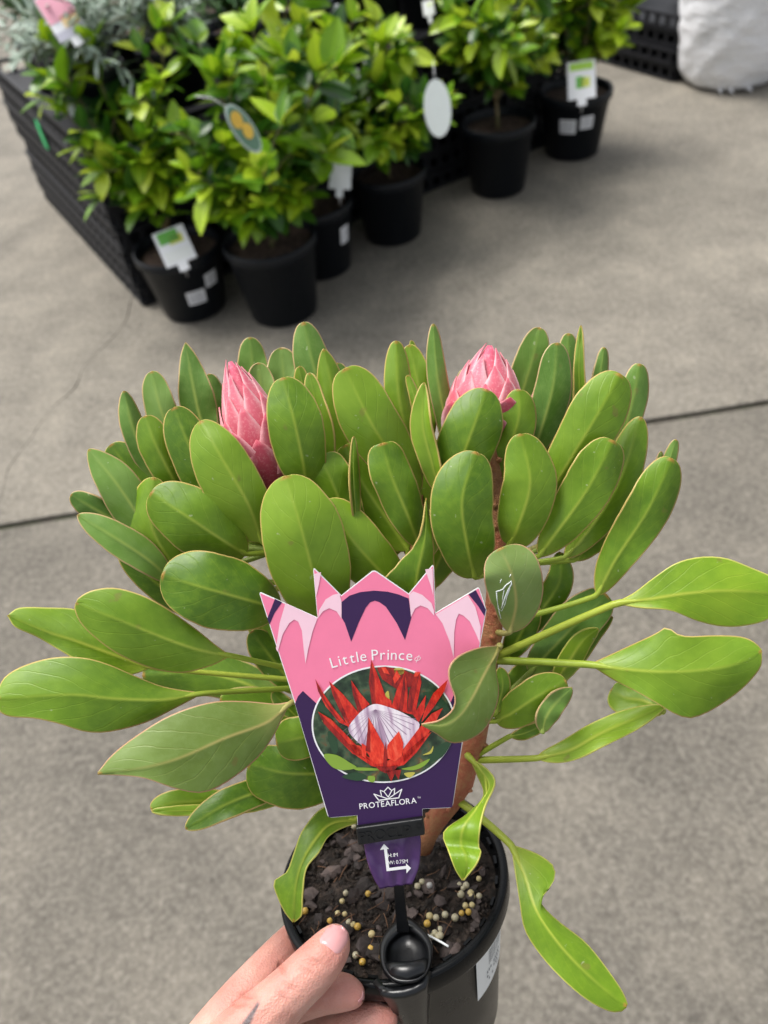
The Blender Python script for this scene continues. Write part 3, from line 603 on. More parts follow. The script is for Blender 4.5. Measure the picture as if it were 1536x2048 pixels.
leaf([(1000, 1400, .44), (1050, 1350, .44), (1085, 1330, .44)], 28, RE, p=.5)
# --- low leaves over the pot
leaf([(940, 1516, .426), (966, 1545, .414), (979, 1577, .406), (950, 1622, .396), (926, 1656, .389), (922, 1690, .39), (930, 1708, .384), (934, 1735, .383), (926, 1760, .385)], 28, (936, 1512, .44), tl=-.5, tr=.3, mat=LEAF_C, pet=.0014, edges=([(941, 1515), (975, 1538), (991, 1565), (972, 1610), (962, 1650), (958, 1690), (963, 1702), (954, 1728), (928, 1761)], [(939, 1517), (955, 1552), (967, 1592), (935, 1628), (896, 1655), (886, 1672), (896, 1702), (910, 1738), (924, 1760)]))
leaf([(1023, 1691, .428), (1050, 1752, .416), (1074, 1822, .405), (1125, 1896, .398), (1188, 1960, .393), (1253, 2012, .39)], 50, (912, 1597, .452), tl=.5, tr=.0, wave=.002, k=1.6, ph=2.2, mat=LEAF_C, pet=.0017, edges=([(1024, 1690), (1063, 1703), (1088, 1716), (1109, 1736), (1106, 1766), (1080, 1799), (1092, 1820), (1122, 1847), (1172, 1886), (1216, 1940), (1246, 1985), (1255, 2008)], [(1022, 1692), (1029, 1740), (1039, 1802), (1050, 1860), (1082, 1911), (1122, 1956), (1167, 1995), (1210, 2019), (1238, 2024), (1253, 2014)]))
leaf([(715, 1640, .432), (662, 1648, .424), (628, 1682, .416), (602, 1732, .411), (590, 1785, .409), (588, 1843, .41)], 26, LE, tl=-.4, tr=.6, mat=LEAF_C, edges=([(716, 1646), (680, 1659), (655, 1676), (638, 1706), (613, 1738), (606, 1790), (604, 1830), (590, 1844)], [(712, 1632), (652, 1613), (607, 1658), (588, 1706), (574, 1744), (548, 1763), (556, 1795), (571, 1826), (586, 1844)]))
# --- lower left
leaf([(690, 1543, .425), (640, 1547, .416), (568, 1545, .409), (498, 1526, .411)], 66, LE, wl=72, wr=58, p=.45, q=.35, tl=.3, tr=.2)
leaf([(665, 1472, .418), (620, 1472, .406), (553, 1486, .402)], 44, LE, p=.45, q=.3, tl=.2, tr=.2)
leaf([(575, 1568, .426), (520, 1582, .42), (445, 1612, .411), (371, 1658, .409)], 31, LE, p=.5, q=.55, tl=-.4, tr=.4, mat=LEAF_A)
leaf([(590, 1585, .432), (530, 1600, .428), (460, 1620, .424)], 18, LE, p=.5, q=.5, mat=LEAF_C)
leaf([(470, 1598, .44), (400, 1602, .43), (342, 1606, .426), (302, 1618, .426)], 27, LE, p=.5, q=.4, tl=-.5, tr=.5)
leaf([(470, 1615, .432), (400, 1620, .424), (345, 1622, .421), (304, 1622, .421)], 11, p=.5, q=.4, tl=-.5, tr=.5, mat=LEAF_C)
leaf([(560, 1405, .47), (500, 1370, .478), (400, 1345, .49), (285, 1350, .5)], 46, LE, p=.5)
leaf([(610, 1450, .46), (540, 1420, .46), (440, 1400, .46)], 40, LE, p=.5)
leaf([(600, 1385, .45), (548, 1322, .446), (503, 1262, .442)], 34, LD, p=.5)
leaf([(600, 1440, .442), (572, 1412, .441), (546, 1384, .44)], 17, LE, p=.5)
leaf([(560, 1330, .448), (500, 1200, .446), (470, 1130, .446)], 30, LC, p=.5)

def flower_bud(base, tip, R, name='flower_bud', flare=1.0, seed=1, n=34):
    rr = random.Random(seed); ax = (tip - base); L = ax.length; ax.normalize(); a = ax.cross(CAMP - base).normalized(); b2 = ax.cross(a)
    def prof(t): return R * max(0.08, (math.sin(math.pi * min(1, (t * 0.85 + 0.14)))) ** 0.86) * (1 - 0.2 * t)
    core = MB(); w = [base + ax * (L * 0.97 * i / 16) for i in range(17)]; core.tube(w, [prof(i / 16) * 0.93 for i in range(17)], 20)
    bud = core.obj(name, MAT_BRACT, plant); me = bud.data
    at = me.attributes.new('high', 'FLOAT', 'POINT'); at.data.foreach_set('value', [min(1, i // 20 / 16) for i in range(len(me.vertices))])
    bud['label'] = 'pink scaly flower bud'
    for i in range(n):
        u = i / (n - 1); t0 = -0.06 + 0.58 * u; ln = 0.5 - 0.03 * u; th = i * 2.39996 + rr.uniform(-.12, .12); W = (0.7 + 0.14 * rr.random()) * (1 - 0.25 * u)
        off = 0.0022 * (1 - u) + 0.0004; NS, NC = 10, 7; vs = []; fs = []; mg = []; hi = []; tc = []
        fl = rr.uniform(0.0, 0.004) * (1.5 if u < .45 else .35) * flare
        for s_ in range(NS + 1):
            s = s_ / NS; t = t0 + ln * s; wd = W * (0.75 + 0.6 * s if s < .35 else (0.96) * ((1 - s) / .65) ** 0.72) + 0.012
            for c in range(NC):
                v = c / (NC - 1) * 2 - 1; q = th + v * wd; r = prof(max(0, min(1, t))) + off + fl * s * s - 0.0005 * abs(v) * (1 - s)
                vs.append(base + ax * (L * t) + (math.cos(q) * a + math.sin(q) * b2) * r)
                mg.append(1.0 if c in (0, NC - 1) else (0.35 if c in (1, NC - 2) else 0.0)); hi.append(max(0, min(1, t))); tc.append(max(0, (s - .82) / .18))
        for s_ in range(NS):
            for c in range(NC - 1): k_ = s_ * NC + c; fs.append((k_, k_ + 1, k_ + NC + 1, k_ + NC))
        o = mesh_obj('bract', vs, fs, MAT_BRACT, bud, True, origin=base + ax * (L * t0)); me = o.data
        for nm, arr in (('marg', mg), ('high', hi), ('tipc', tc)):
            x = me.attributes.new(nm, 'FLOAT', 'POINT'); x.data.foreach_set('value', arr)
        so = o.modifiers.new('thickness', 'SOLIDIFY'); so.thickness = 0.0006
    return bud
flower_bud(P(560, 1010, .422), P(457, 714, .404), M(66, .41), seed=3, flare=.8)
flower_bud(P(962, 935, .432), P(980, 683, .416), M(82, .425), seed=8, flare=1.8)
# ------------------------------------------------------------------ plant label and its clip
LO = P(775, 1640, .4015); LT = P(745, 1150, .373); LX = P(900, 1640, .4005)
LN = (LX - LO).cross(LT - LO).normalized()
if LN.dot(CAMP - LO) < 0: LN = -LN
def z7(x, y): return 480 + x / 2.743, 1100 + y / 2.743
def lab(x, y, lay): return on_plane(x, y, LO, LN) + LN * (0.00012 * lay)
def smooth_poly(pts, n=3):
    return pts
def fill(pts, lay):
    """flat n-gon given in photo pixels, laid on the label"""
    return [lab(x, y, lay) for x, y in pts]
def art(name, polys, lay, mat, parent):
    vs, fs = [], []; join = all(len(q) == 4 for q in polys) and len(polys) > 2      # strokes of one mark stay together
    for k, pts in enumerate(polys):
        v, f = fill(pts, lay), tess(pts)
        if join: fs += [tuple(len(vs) + i for i in t) for t in f]; vs += v
        else: o = mesh_obj(name, v, f, mat, parent, False)
    if join: o = mesh_obj(name, vs, fs, mat, parent, False)
    return o
def tess(pts):
    from mathutils.geometry import tessellate_polygon
    return [tuple(t) for t in tessellate_polygon([[Vector((x, y, 0)) for x, y in pts]])]
def curve2(pts, n=8, closed=True):
    q = [Vector((x, y, 0)) for x, y in pts]; out = []
    N_ = len(q)
    for i in range(N_):
        a, b_, c, d = q[i - 1], q[i], q[(i + 1) % N_], q[(i + 2) % N_]
        for k in range(n):
            t = k / n; v = 0.5 * (2 * b_ + (c - a) * t + (2 * a - 5 * b_ + 4 * c - d) * t * t + (3 * b_ - a - 3 * c + d) * t ** 3); out.append((v.x, v.y))
    return out
def round_poly(pts, rs):
    """rounds each corner by its own radius (photo px)"""
    out = []; n = len(pts)
    for i in range(n):
        p0, p1, p2 = Vector(pts[i - 1]), Vector(pts[i]), Vector(pts[(i + 1) % n]); r = rs[i] if hasattr(rs, '__len__') else rs
        if r <= 0: out.append(tuple(p1)); continue
        a = p1 + (p0 - p1).normalized() * min(r, (p0 - p1).length * .45); b_ = p1 + (p2 - p1).normalized() * min(r, (p2 - p1).length * .45)
        for k in range(6):
            t = k / 5; out.append(tuple(a * (1 - t) ** 2 + p1 * 2 * t * (1 - t) + b_ * t * t))
    return out
def Z(l): return [z7(x, y) for x, y in l]
PINK = flat('label_pink', (0.86, 0.215, 0.36), .45, .3); LPINK = flat('label_pale_pink', (0.88, 0.58, 0.68), .45, .3); PURP = flat('label_purple', (0.035, 0.012, 0.07), .4, .35)
WHT = flat('label_white', (0.85, 0.85, 0.86), .4); RED = flat('label_red', (0.62, 0.02, 0.008), .35); DRED = flat('label_dark_red', (0.33, 0.008, 0.006), .35); BRED = flat('label_bright_red', (0.78, 0.05, 0.02), .35)
def petal_mat(name, a, b_, c_):
    m, nt, b = base_mat(name, rough=.35); p = objcoord(nt); mp = N(nt, 'ShaderNodeMapping'); mp.inputs['Scale'].default_value = (1, .3, .3); mp.inputs['Rotation'].default_value = (0, .3, .2); nt.links.new(p, mp.inputs[0])
    nt.links.new(ramp(nt, noise_tex(nt, 420, 6, .7, mp.outputs[0]), [(.34, a), (.5, b_), (.68, c_)]), b.inputs['Base Color']); return m
RED = petal_mat('print_red', (.3, .006, .004), (.6, .018, .008), (.75, .07, .03)); DRED = petal_mat('print_dark_red', (.1, .004, .004), (.28, .008, .006), (.45, .02, .01)); BRED = petal_mat('print_bright_red', (.55, .012, .006), (.75, .04, .015), (.85, .12, .06))
label = empty('plant_label', LO, 'pink and purple crown-shaped plant label standing in front of the stem', 'label')
out = Z([(103, 228), (300, 840), (484, 1470), (642, 1456), (648, 1560), (1000, 1520), (1002, 1421), (1166, 1414), (1220, 1060), (1352, 330), (1312, 203), (1072, 346), (1063, 74), (926, 241), (735, 108), (556, 250), (400, 92), (425, 372)])
rs = [7, 0, 8, 0, 0, 0, 0, 8, 0, 0, 5, 0, 9, 0, 8, 0, 9, 0]
rp = round_poly(out, rs); n = len(rp)
fr = [lab(x, y, 0) for x, y in rp]; bk = [v - LN * 0.0006 for v in fr]
card = mesh_obj('card', fr + bk, tess(rp) + [tuple(n + i for i in t[::-1]) for t in tess(rp)] + [(i, n + i, n + (i + 1) % n, (i + 1) % n) for i in range(n)], WHT, label, False)
def inset(pts, d):
    c = Vector((sum(p[0] for p in pts) / len(pts), sum(p[1] for p in pts) / len(pts))); o = []
    n = len(pts)
    for i in range(n):
        a, b_, c_ = Vector(pts[i - 1]), Vector(pts[i]), Vector(pts[(i + 1) % n]); e1 = (b_ - a); e2 = (c_ - b_)
        n1 = Vector((e1.y, -e1.x)); n2 = Vector((e2.y, -e2.x))
        if n1.length > 0: n1.normalize()
        if n2.length > 0: n2.normalize()
        m_ = (n1 + n2)
        o.append(tuple(b_ + (m_.normalized() * d if m_.length > .1 else Vector((0, 0)))))
    return o
def area(p): return sum(p[i - 1][0] * p[i][1] - p[i][0] * p[i - 1][1] for i in range(len(p)))
sg = 1 if area(rp) < 0 else -1
art('pink_print', [inset(rp, 1.6 * sg)], 1, PINK, label)
low = Z([(302, 842), (318, 802), (345, 772), (440, 860), (440, 930), (1150, 930), (1150, 850), (1180, 775), (1216, 1060), (1164, 1410), (1000, 1418), (1000, 1500), (648, 1535), (644, 1453), (488, 1466)])
art('purple_print', [low, Z([(557, 285), (600, 250), (660, 230), (735, 222), (810, 228), (870, 243), (925, 265), (940, 370), (905, 492), (860, 400), (800, 310), (765, 285), (740, 277), (715, 285), (690, 315), (650, 400), (610, 502), (575, 400), (558, 370)]), Z([(150, 375), (192, 267), (232, 285), (190, 345), (162, 408)]), Z([(1253, 242), (1293, 219), (1349, 326), (1341, 362), (1305, 305)])], 2, PURP, label)
art('pale_print', [Z([(250, 290), (425, 373), (400, 440), (375, 540), (360, 622), (350, 540), (340, 440), (320, 392), (298, 380), (270, 400), (235, 460), (207, 558), (198, 540), (218, 400)]), Z([(408, 130), (445, 120), (435, 180), (420, 250), (415, 240)]),
    Z([(428, 372), (434, 330), (470, 270), (510, 245), (545, 236), (557, 280), (557, 375), (530, 335), (490, 318), (455, 335)]), Z([(927, 245), (950, 225), (1000, 245), (1050, 290), (1064, 330), (1066, 360), (1030, 318), (990, 303), (960, 320), (938, 365)]),
    Z([(1015, 105), (1056, 100), (1061, 250), (1045, 190)]), Z([(1074, 352), (1250, 247), (1290, 310), (1320, 420), (1316, 510), (1290, 450), (1260, 390), (1225, 358), (1200, 348), (1185, 380), (1175, 450), (1172, 590), (1150, 500), (1110, 400)])], 3, LPINK, label)
def ellipse(cx, cy, rx, ry, rot=0, n=72): return [(cx + rx * math.cos(t) * math.cos(rot) - ry * math.sin(t) * math.sin(rot), cy + rx * math.cos(t) * math.sin(rot) + ry * math.sin(t) * math.cos(rot)) for t in [2 * math.pi * i / n for i in range(n)]]
art('photo_border', [Z(ellipse(787, 953, 394, 322, -.02))], 4, WHT, label)
MAT_PHOTO, nt, b = base_mat('label_photo', rough=.3); p = objcoord(nt)
v = N(nt, 'ShaderNodeTexVoronoi'); v.inputs['Scale'].default_value = 210; nt.links.new(p, v.inputs['Vector'])
c = ramp(nt, math_(nt, 'ADD', math_(nt, 'MULTIPLY', noise_tex(nt, 75, 5, .65, p), .8), math_(nt, 'MULTIPLY', v.outputs['Distance'], .25)), [(.35, (.004, .008, .005)), (.5, (.02, .045, .02)), (.6, (.06, .1, .05)), (.68, (.12, .07, .03)), (.8, (.35, .36, .08))])
nt.links.new(c, b.inputs['Base Color'])
photo = art('printed_photo', [Z(ellipse(787, 953, 385, 313, -.02))], 5, MAT_PHOTO, label)
GLEAF = flat('print_green', (.22, .36, .04), .3); DGREEN = flat('print_dark_green', (.02, .06, .025), .3); YELL = flat('print_yellow', (.5, .45, .08), .3)
art('printed_leaf', [Z(curve2(l, 4)) for l in ([(440, 830), (500, 900), (520, 980), (470, 960), (430, 880)], [(480, 1000), (520, 1000), (540, 1090), (510, 1110)], [(1060, 1090), (1160, 1040), (1110, 1130), (1030, 1160)], [(560, 1240), (640, 1215), (700, 1240), (650, 1262)], [(1000, 780), (1090, 790), (1150, 880), (1080, 850)])], 6, DGREEN, photo)
art('printed_leaf', [Z(curve2(l, 4)) for l in ([(460, 1118), (530, 1120), (600, 1160), (640, 1190), (560, 1203), (500, 1180)], [(885, 1195), (960, 1178), (1040, 1140), (1010, 1180), (950, 1203)], [(640, 1188), (800, 1196), (800, 1203), (650, 1205)], [(705, 1235), (740, 1240), (735, 1268), (705, 1262)])], 7, GLEAF, photo)
art('printed_leaf', [Z(curve2(l, 4)) for l in ([(450, 930), (470, 925), (465, 945)], [(1000, 1120), (1040, 1100), (1060, 1070), (1050, 1110)], [(795, 790), (815, 770), (820, 830)], [(850, 645), (900, 650), (890, 680), (850, 670)], [(900, 1220), (960, 1215), (930, 1245)])], 7, YELL, photo)
art('printed_flower', [Z([(750, 640), (800, 636), (840, 645), (900, 655), (980, 690), (975, 740), (860, 760), (780, 705)])], 7, DRED, photo)
art('printed_flower', [Z([(775, 640), (800, 640), (825, 680), (790, 670)]), Z([(860, 655), (880, 690), (850, 730), (838, 700)]), Z([(960, 665), (990, 665), (985, 690), (955, 690)])], 8, BRED, photo)
back = [[(720, 596), (760, 690), (800, 800), (800, 850), (725, 840), (707, 720)], [(415, 703), (455, 775), (520, 870), (600, 965), (545, 940), (470, 850), (430, 770)], [(490, 715), (560, 780), (620, 850), (660, 900), (600, 975), (560, 900), (510, 790)], [(610, 708), (660, 780), (712, 840), (650, 890), (620, 790)],
        [(905, 665), (920, 760), (915, 890), (830, 860), (860, 760)], [(985, 670), (995, 720), (960, 900), (915, 890), (930, 760)], [(1140, 705), (1120, 770), (1060, 860), (995, 940), (1010, 880), (1060, 780)], [(1020, 790), (1010, 880), (980, 940), (950, 900)], [(800, 800), (830, 820), (835, 860), (795, 855)]]
art('printed_petal', [Z(q_) for q_ in back], 9, RED, photo)
art('printed_petal', [Z(q_) for q_ in ([(720, 596), (735, 700), (745, 840), (725, 838), (707, 720)], [(490, 715), (540, 800), (610, 960), (560, 900), (510, 790)], [(905, 665), (905, 760), (890, 880), (870, 870), (890, 750)], [(985, 670), (965, 760), (940, 880), (915, 880), (930, 760)], [(610, 708), (640, 790), (670, 870), (650, 885), (620, 790)], [(415, 703), (470, 820), (560, 945), (500, 885), (430, 770)])], 10, DRED, photo)
MAT_DOME, nt, b = base_mat('print_flower_centre', rough=.4)
p = objcoord(nt); wv = N(nt, 'ShaderNodeTexNoise'); wv.inputs['Scale'].default_value = 300; mp = N(nt, 'ShaderNodeMapping'); mp.inputs['Scale'].default_value = (1, .15, .15); nt.links.new(p, mp.inputs[0]); nt.links.new(mp.outputs[0], wv.inputs['Vector'])
nt.links.new(ramp(nt, wv.outputs['Fac'], [(.35, (.42, .28, .4)), (.5, (.72, .6, .7)), (.65, (.86, .8, .84))]), b.inputs['Base Color'])
art('printed_flower_centre', [Z(curve2([(595, 975), (640, 905), (690, 860), (740, 838), (800, 850), (880, 880), (950, 920), (985, 950), (960, 1020), (900, 1090), (800, 1110), (700, 1080), (640, 1040)], 4))], 11, MAT_DOME, photo)
GREYL = flat('print_lilac_grey', (.3, .2, .3), .4)
art('printed_flower_centre', [Z([(740 + 250 * math.cos(t) * .93 - 2, 870 + 200 * math.sin(t) + 2), (742, 868), (744, 868), (740 + 250 * math.cos(t) * .93 + 3, 870 + 200 * math.sin(t))]) for t in [0.25 + i * .16 for i in range(17)]], 12, GREYL, photo)
art('printed_petal', [Z(q_) for q_ in ([(430, 878), (500, 920), (580, 1000), (650, 1075), (720, 1150), (620, 1110), (540, 1030), (460, 940)], [(1112, 858), (1060, 960), (990, 1060), (900, 1155), (890, 1090), (985, 965), (1050, 890)], [(560, 1050), (660, 1065), (700, 1125), (800, 1150), (890, 1120), (990, 1030), (1050, 990), (970, 1100), (900, 1170), (800, 1195), (720, 1175), (640, 1120)])], 13, RED, photo)
art('printed_petal', [Z(q_) for q_ in ([(705, 908), (740, 970), (790, 1060), (800, 1160), (740, 1165), (690, 1090), (700, 990)], [(872, 985), (897, 1050), (890, 1120), (850, 1150), (800, 1130), (810, 1060)], [(700, 1070), (690, 1130), (740, 1170), (670, 1120), (668, 1050)])], 14, BRED, photo)
art('printed_petal', [Z(q_) for q_ in ([(705, 908), (715, 990), (715, 1100), (690, 1090), (700, 990)], [(800, 1040), (810, 1130), (800, 1190), (785, 1180), (790, 1100)], [(430, 878), (560, 1010), (640, 1110), (540, 1030), (460, 940)], [(740, 1172), (800, 1180), (870, 1170), (850, 1195), (800, 1215), (760, 1195)], [(800, 1200), (885, 1195), (870, 1250), (850, 1215), (830, 1260), (810, 1220)])], 15, DRED, photo)

def glyphs(text, place, lay, mat, parent, name, size=1.0, spacing=1.0, bold=0.0):
    """place(u) -> (x, y, angle) in photo px for the advance u; letters are real mesh laid flat on the label"""
    verts = []; faces = []; adv = 0.0
    for ch in text:
        if ch == ' ': adv += size * .28; continue
        cu = bpy.data.curves.new('t', 'FONT'); cu.body = ch; cu.size = size * 1.38; cu.offset = bold; cu.resolution_u = 3
        ob = bpy.data.objects.new('t', cu); COL.objects.link(ob); me = bpy.data.meshes.new_from_object(ob.evaluated_get(bpy.context.evaluated_depsgraph_get()))
        xs_ = [v.co.x for v in me.vertices]; x0, x1 = min(xs_), max(xs_)
        x, y, an = place(adv + (x1 - x0) / 2); ca, sa = math.cos(an), math.sin(an); b0 = len(verts)
        for v in me.vertices:
            lx, ly = v.co.x - (x0 + x1) / 2, v.co.y
            verts.append(lab(x + lx * ca + ly * sa, y + lx * sa - ly * ca, lay))
        faces += [tuple(b0 + i for i in pl.vertices) for pl in me.polygons]
        adv += (x1 - x0) + size * .13 * spacing
        bpy.data.objects.remove(ob); bpy.data.curves.remove(cu); bpy.data.meshes.remove(me)
    return mesh_obj(name, verts, faces, mat, parent, False), adv
def arc_place(u):
    x = 664 + u; t = (x - 772) / 102; y = 1318.5 + 15.5 * t * t if t < 0 else 1318.5 + 8 * t * t
    sl = (31 if t < 0 else 16) * t / 102; return x, y, math.atan(sl)
o, adv = glyphs('Little Prince', arc_place, 4, WHT, label, 'lettering', 22, 1.35)
MAT_THIN = WHT
# small registered-variety mark after the name
def stroke(pts, w, lay, closed=False):
    polys = []
    seq = list(zip(pts, pts[1:] + ([pts[0]] if closed else []))) if closed else list(zip(pts, pts[1:]))
    for (ax_, ay), (bx, by) in seq:
        d = Vector((bx - ax_, by - ay));
        if d.length < 1e-6: continue
        d.normalize(); nx = Vector((-d.y, d.x)) * w / 2; e = d * w * .35
        polys.append([(ax_ + nx.x - e.x, ay + nx.y - e.y), (bx + nx.x + e.x, by + nx.y + e.y), (bx - nx.x + e.x, by - nx.y + e.y), (ax_ - nx.x - e.x, ay - nx.y - e.y)])
    return polys
xm, ym, _ = arc_place(adv + 7)
art('variety_mark', stroke(ellipse(xm, ym - 5, 6, 3.6, -.4, 14), 1.0, 4, True), 4, WHT, label)
art('variety_mark', stroke([(xm + 3, ym - 12), (xm - 3, ym + 2)], 1.0, 4), 4.3, WHT, label)
def flora_place(u): return 719.5 + u, 1617.2 - u * .108, -.108
o, adv = glyphs('PROTEAFLORA', flora_place, 4, WHT, label, 'lettering', 11.6, .95, .012 * 11)
tx, ty, _ = flora_place(adv + 1)
glyphs('TM', lambda u: (tx + u - 1, ty - 9, -.1), 4, WHT, label, 'lettering', 3.4, .5)
def q6(x, y): return 660 + x / 6.4, 1580 + y / 6.4
crown = [(748, 1587), (757.5, 1599.5), (797.5, 1594.5), (803.5, 1577.5)]
lg = stroke(crown, 2.1, 4) + stroke([(748, 1587), (771, 1596), (760, 1579), (772, 1584)], 1.9, 4) + stroke([(803.5, 1577.5), (782, 1594), (787, 1575), (779, 1582)], 1.9, 4)
art('crown_mark', stroke(crown, 2.2, 4), 4, WHT, label)
art('crown_mark', stroke([(748, 1587), (776, 1596.5), (803.5, 1577.5)], 1.9, 4), 4.3, WHT, label)
art('crown_mark', stroke([(763, 1589.5), (760.5, 1579.5), (768, 1582), (776, 1573), (783.5, 1580), (789.5, 1575.5), (788.5, 1586.5)], 1.9, 4), 4.6, WHT, label)
art('crown_mark', stroke([(768, 1582), (776.5, 1593), (783.5, 1580)], 1.8, 4), 4.9, WHT, label)
# tongue below the clip bar: glossy, rippled
lt = [(726, 1682), (729, 1700), (734, 1722), (741, 1743), (750, 1763), (760, 1779)]; rt = [(840, 1668), (842, 1685), (841, 1712), (838, 1735), (830, 1756), (824, 1769)]
NT, NU = 26, 34; cl = catmull([(x, y, 0) for x, y in lt], NT); cr = catmull([(x, y, 0) for x, y in rt], NT); vs = []; fs = []
def tongue_pt(s, t, lay=0.0):
    i = t * (NT - 1); k = min(int(i), NT - 2); f_ = i - k; a = cl[k].lerp(cl[k + 1], f_); b_ = cr[k].lerp(cr[k + 1], f_); q_ = a.lerp(b_, s)
    return lab(q_.x, q_.y, 0) + LN * (0.00045 * math.sin(s * 21) * (0.4 + .6 * math.sin(math.pi * s)) + .0006 * noise.noise(Vector((s * 4, t * 3, 2))) + 0.00012 * lay - .0012)
for i in range(NT):
    for j in range(NU): vs.append(tongue_pt(j / (NU - 1), i / (NT - 1)))
for i in range(NT - 1):
    for j in range(NU - 1): fs.append((i * NU + j, i * NU + j + 1, (i + 1) * NU + j + 1, (i + 1) * NU + j))
GPURP, nt, b = base_mat('glossy_purple', (.05, .018, .095), .16, .6); nt.links.new(mixc(nt, noise_tex(nt, 60, 3, .6, objcoord(nt)), (.035, .012, .07), (.09, .04, .15)), b.inputs['Base Color'])
tongue = mesh_obj('label_tongue', vs, fs, GPURP, label)
so = tongue.modifiers.new('thickness', 'SOLIDIFY'); so.thickness = .0006; so.offset = -1
def lift(o, d=0.0004):
    for v in o.data.vertices: v.co += LN * d
o = art('arrow_print', stroke([(771, 1697), (776, 1738)], 6, 4), 2, WHT, label); lift(o)
o = art('arrow_print', stroke([(775, 1737.5), (812, 1733)], 6, 4), 2.3, WHT, label); lift(o)
o = art('arrow_head', [[(768, 1687), (778, 1697), (760, 1699)], [(822, 1734.5), (812, 1725), (813, 1745)]], 2.6, WHT, label); lift(o)
o, _ = glyphs('H: 1M', lambda u: (776.5 + u, 1713 - u * .09, -.09), 2, WHT, label, 'lettering', 7.6, .7); lift(o)
o, _ = glyphs('W: 0.75M', lambda u: (777 + u, 1727.5 - u * .09, -.09), 2, WHT, label, 'lettering', 7.6, .55); lift(o)

# clip
clip = empty('label_clip', on_plane(812, 1900, POTC, UP), 'black plastic clip hooked on the pot rim, gripping the plant label', 'clip')
def prism(px, lay0, lay1, name, mat, parent, bev=.0008):
    n = len(px); a = [lab(x, y, 0) + LN * lay1 for x, y in px]; b_ = [lab(x, y, 0) + LN * lay0 for x, y in px]
    o = mesh_obj(name, a + b_, [tuple(range(n)), tuple(range(2 * n - 1, n - 1, -1))] + [(i, n + i, n + (i + 1) % n, (i + 1) % n) for i in range(n)], mat, parent, False)
    if bev: bevel(o, bev, 3)
    return o
bar = prism([(712, 1650), (846, 1631), (850, 1664), (717, 1685)], -.004, .0028, 'clip_bar', MAT_CLIP, clip)
o, _ = glyphs('PROCLIP', lambda u: (721 + u, 1678 - u * .145, -.145), 0, MAT_CLIP, bar, 'raised_lettering', 21, .5)
for v in o.data.vertices: v.co += LN * .0029
so = o.modifiers.new('thickness', 'SOLIDIFY'); so.thickness = .0004; so.offset = 1
o = art('raised_mark', stroke(ellipse(838, 1645, 5, 5, 0, 14), 1.1, 0, True), 0, MAT_CLIP, bar); lift(o, .0032)
def wp(x, y, h): return on_plane(x, y, POTC + UP * h, UP)
m = MB(); c0 = lab(785, 1665, 0) - LN * .003; hook = wp(806, 1862, .004)
pts = catmull([tuple(c0), tuple(lab(794, 1740, 0) - LN * .004), tuple(c0.lerp(hook, .72)), tuple(hook)], 16)
vs = []; fs = []
for i, q_ in enumerate(pts):
    t = (pts[min(i + 1, 15)] - pts[max(i - 1, 0)]).normalized(); sdv = t.cross(LN).normalized(); nn = sdv.cross(t).normalized(); hw = M(10 + 3 * (i / 15) ** 3, .41); th = .0011
    vs += [q_ + sdv * hw + nn * th, q_ - sdv * hw + nn * th, q_ - sdv * hw - nn * th, q_ + sdv * hw - nn * th]
for i in range(15):
    for k in range(4): fs.append((i * 4 + k, i * 4 + (k + 1) % 4, (i + 1) * 4 + (k + 1) % 4, (i + 1) * 4 + k))
fs += [(3, 2, 1, 0), (60, 61, 62, 63)]
m.add(vs, fs); bevel(m.obj('clip_stake', MAT_CLIP, clip, False), .0004, 2)
# spoon-shaped hook saddled over the rim
NP = 40
def loop(cx, cy, rx, ry, h, sq=1.0, rot=0.0):
    o_ = []
    for i in range(NP):
        t = 2 * math.pi * i / NP; c_, s_ = math.cos(t), math.sin(t); c_ = math.copysign(abs(c_) ** sq, c_); s_ = math.copysign(abs(s_) ** sq, s_)
        x, y = rx * c_, ry * s_
        if y < 0: x *= 1 - .55 * min(1, (-y / ry)) ** 2
        o_.append(wp(cx + x * math.cos(rot) - y * math.sin(rot), cy + x * math.sin(rot) + y * math.cos(rot), h))
    return o_
rings = [loop(812, 1902, 52, 66, -.003, .85), loop(812, 1901, 54, 68, .001, .85), loop(812, 1900, 52, 66, .0042, .85), loop(813, 1903, 47, 59, .0055, .8), loop(814, 1908, 43, 50, .0046, .75), loop(814, 1908, 40, 44, -.001, .7), loop(815, 1908, 34, 36, -.004, .7), loop(815, 1908, 10, 10, -.0045, .7)]
vs = [v for r_ in rings for v in r_]; fs = []
for r_ in range(len(rings) - 1):
    for i in range(NP): fs.append((r_ * NP + i, r_ * NP + (i + 1) % NP, (r_ + 1) * NP + (i + 1) % NP, (r_ + 1) * NP + i))
fs.append(tuple((len(rings) - 1) * NP + i for i in range(NP)))
mesh_obj('clip_hook', vs, fs, MAT_CLIP, clip)
m = MB(); m.tube([wp(774, 1932, .003), wp(790, 1940, .0045), wp(815, 1943, .005), wp(842, 1936, .0045), wp(854, 1922, .003)], [.0022, .0042, .0048, .0042, .002], 14)
m.obj('hook_lip', MAT_CLIP, clip)
aH, zH = find_wall(815, 1995); vs = []; fs = []
for i in range(13):
    z = .001 - .055 * i / 12
    for j in range(7):
        v = j / 6 * 2 - 1; wdt = (.22 - .12 * (i / 12)); off = .0075 - .003 * (i / 12) - .0028 * v * v - (.004 if abs(v) == 1 else 0)
        vs.append(wall_pt(aH + v * wdt, z, off))
for i in range(12):
    for j in range(6): fs.append((i * 7 + j, i * 7 + j + 1, (i + 1) * 7 + j + 1, (i + 1) * 7 + j))
ht = mesh_obj('hook_tongue', vs, fs, MAT_CLIP, clip); so = ht.modifiers.new('thickness', 'SOLIDIFY'); so.thickness = .004; so.offset = 0
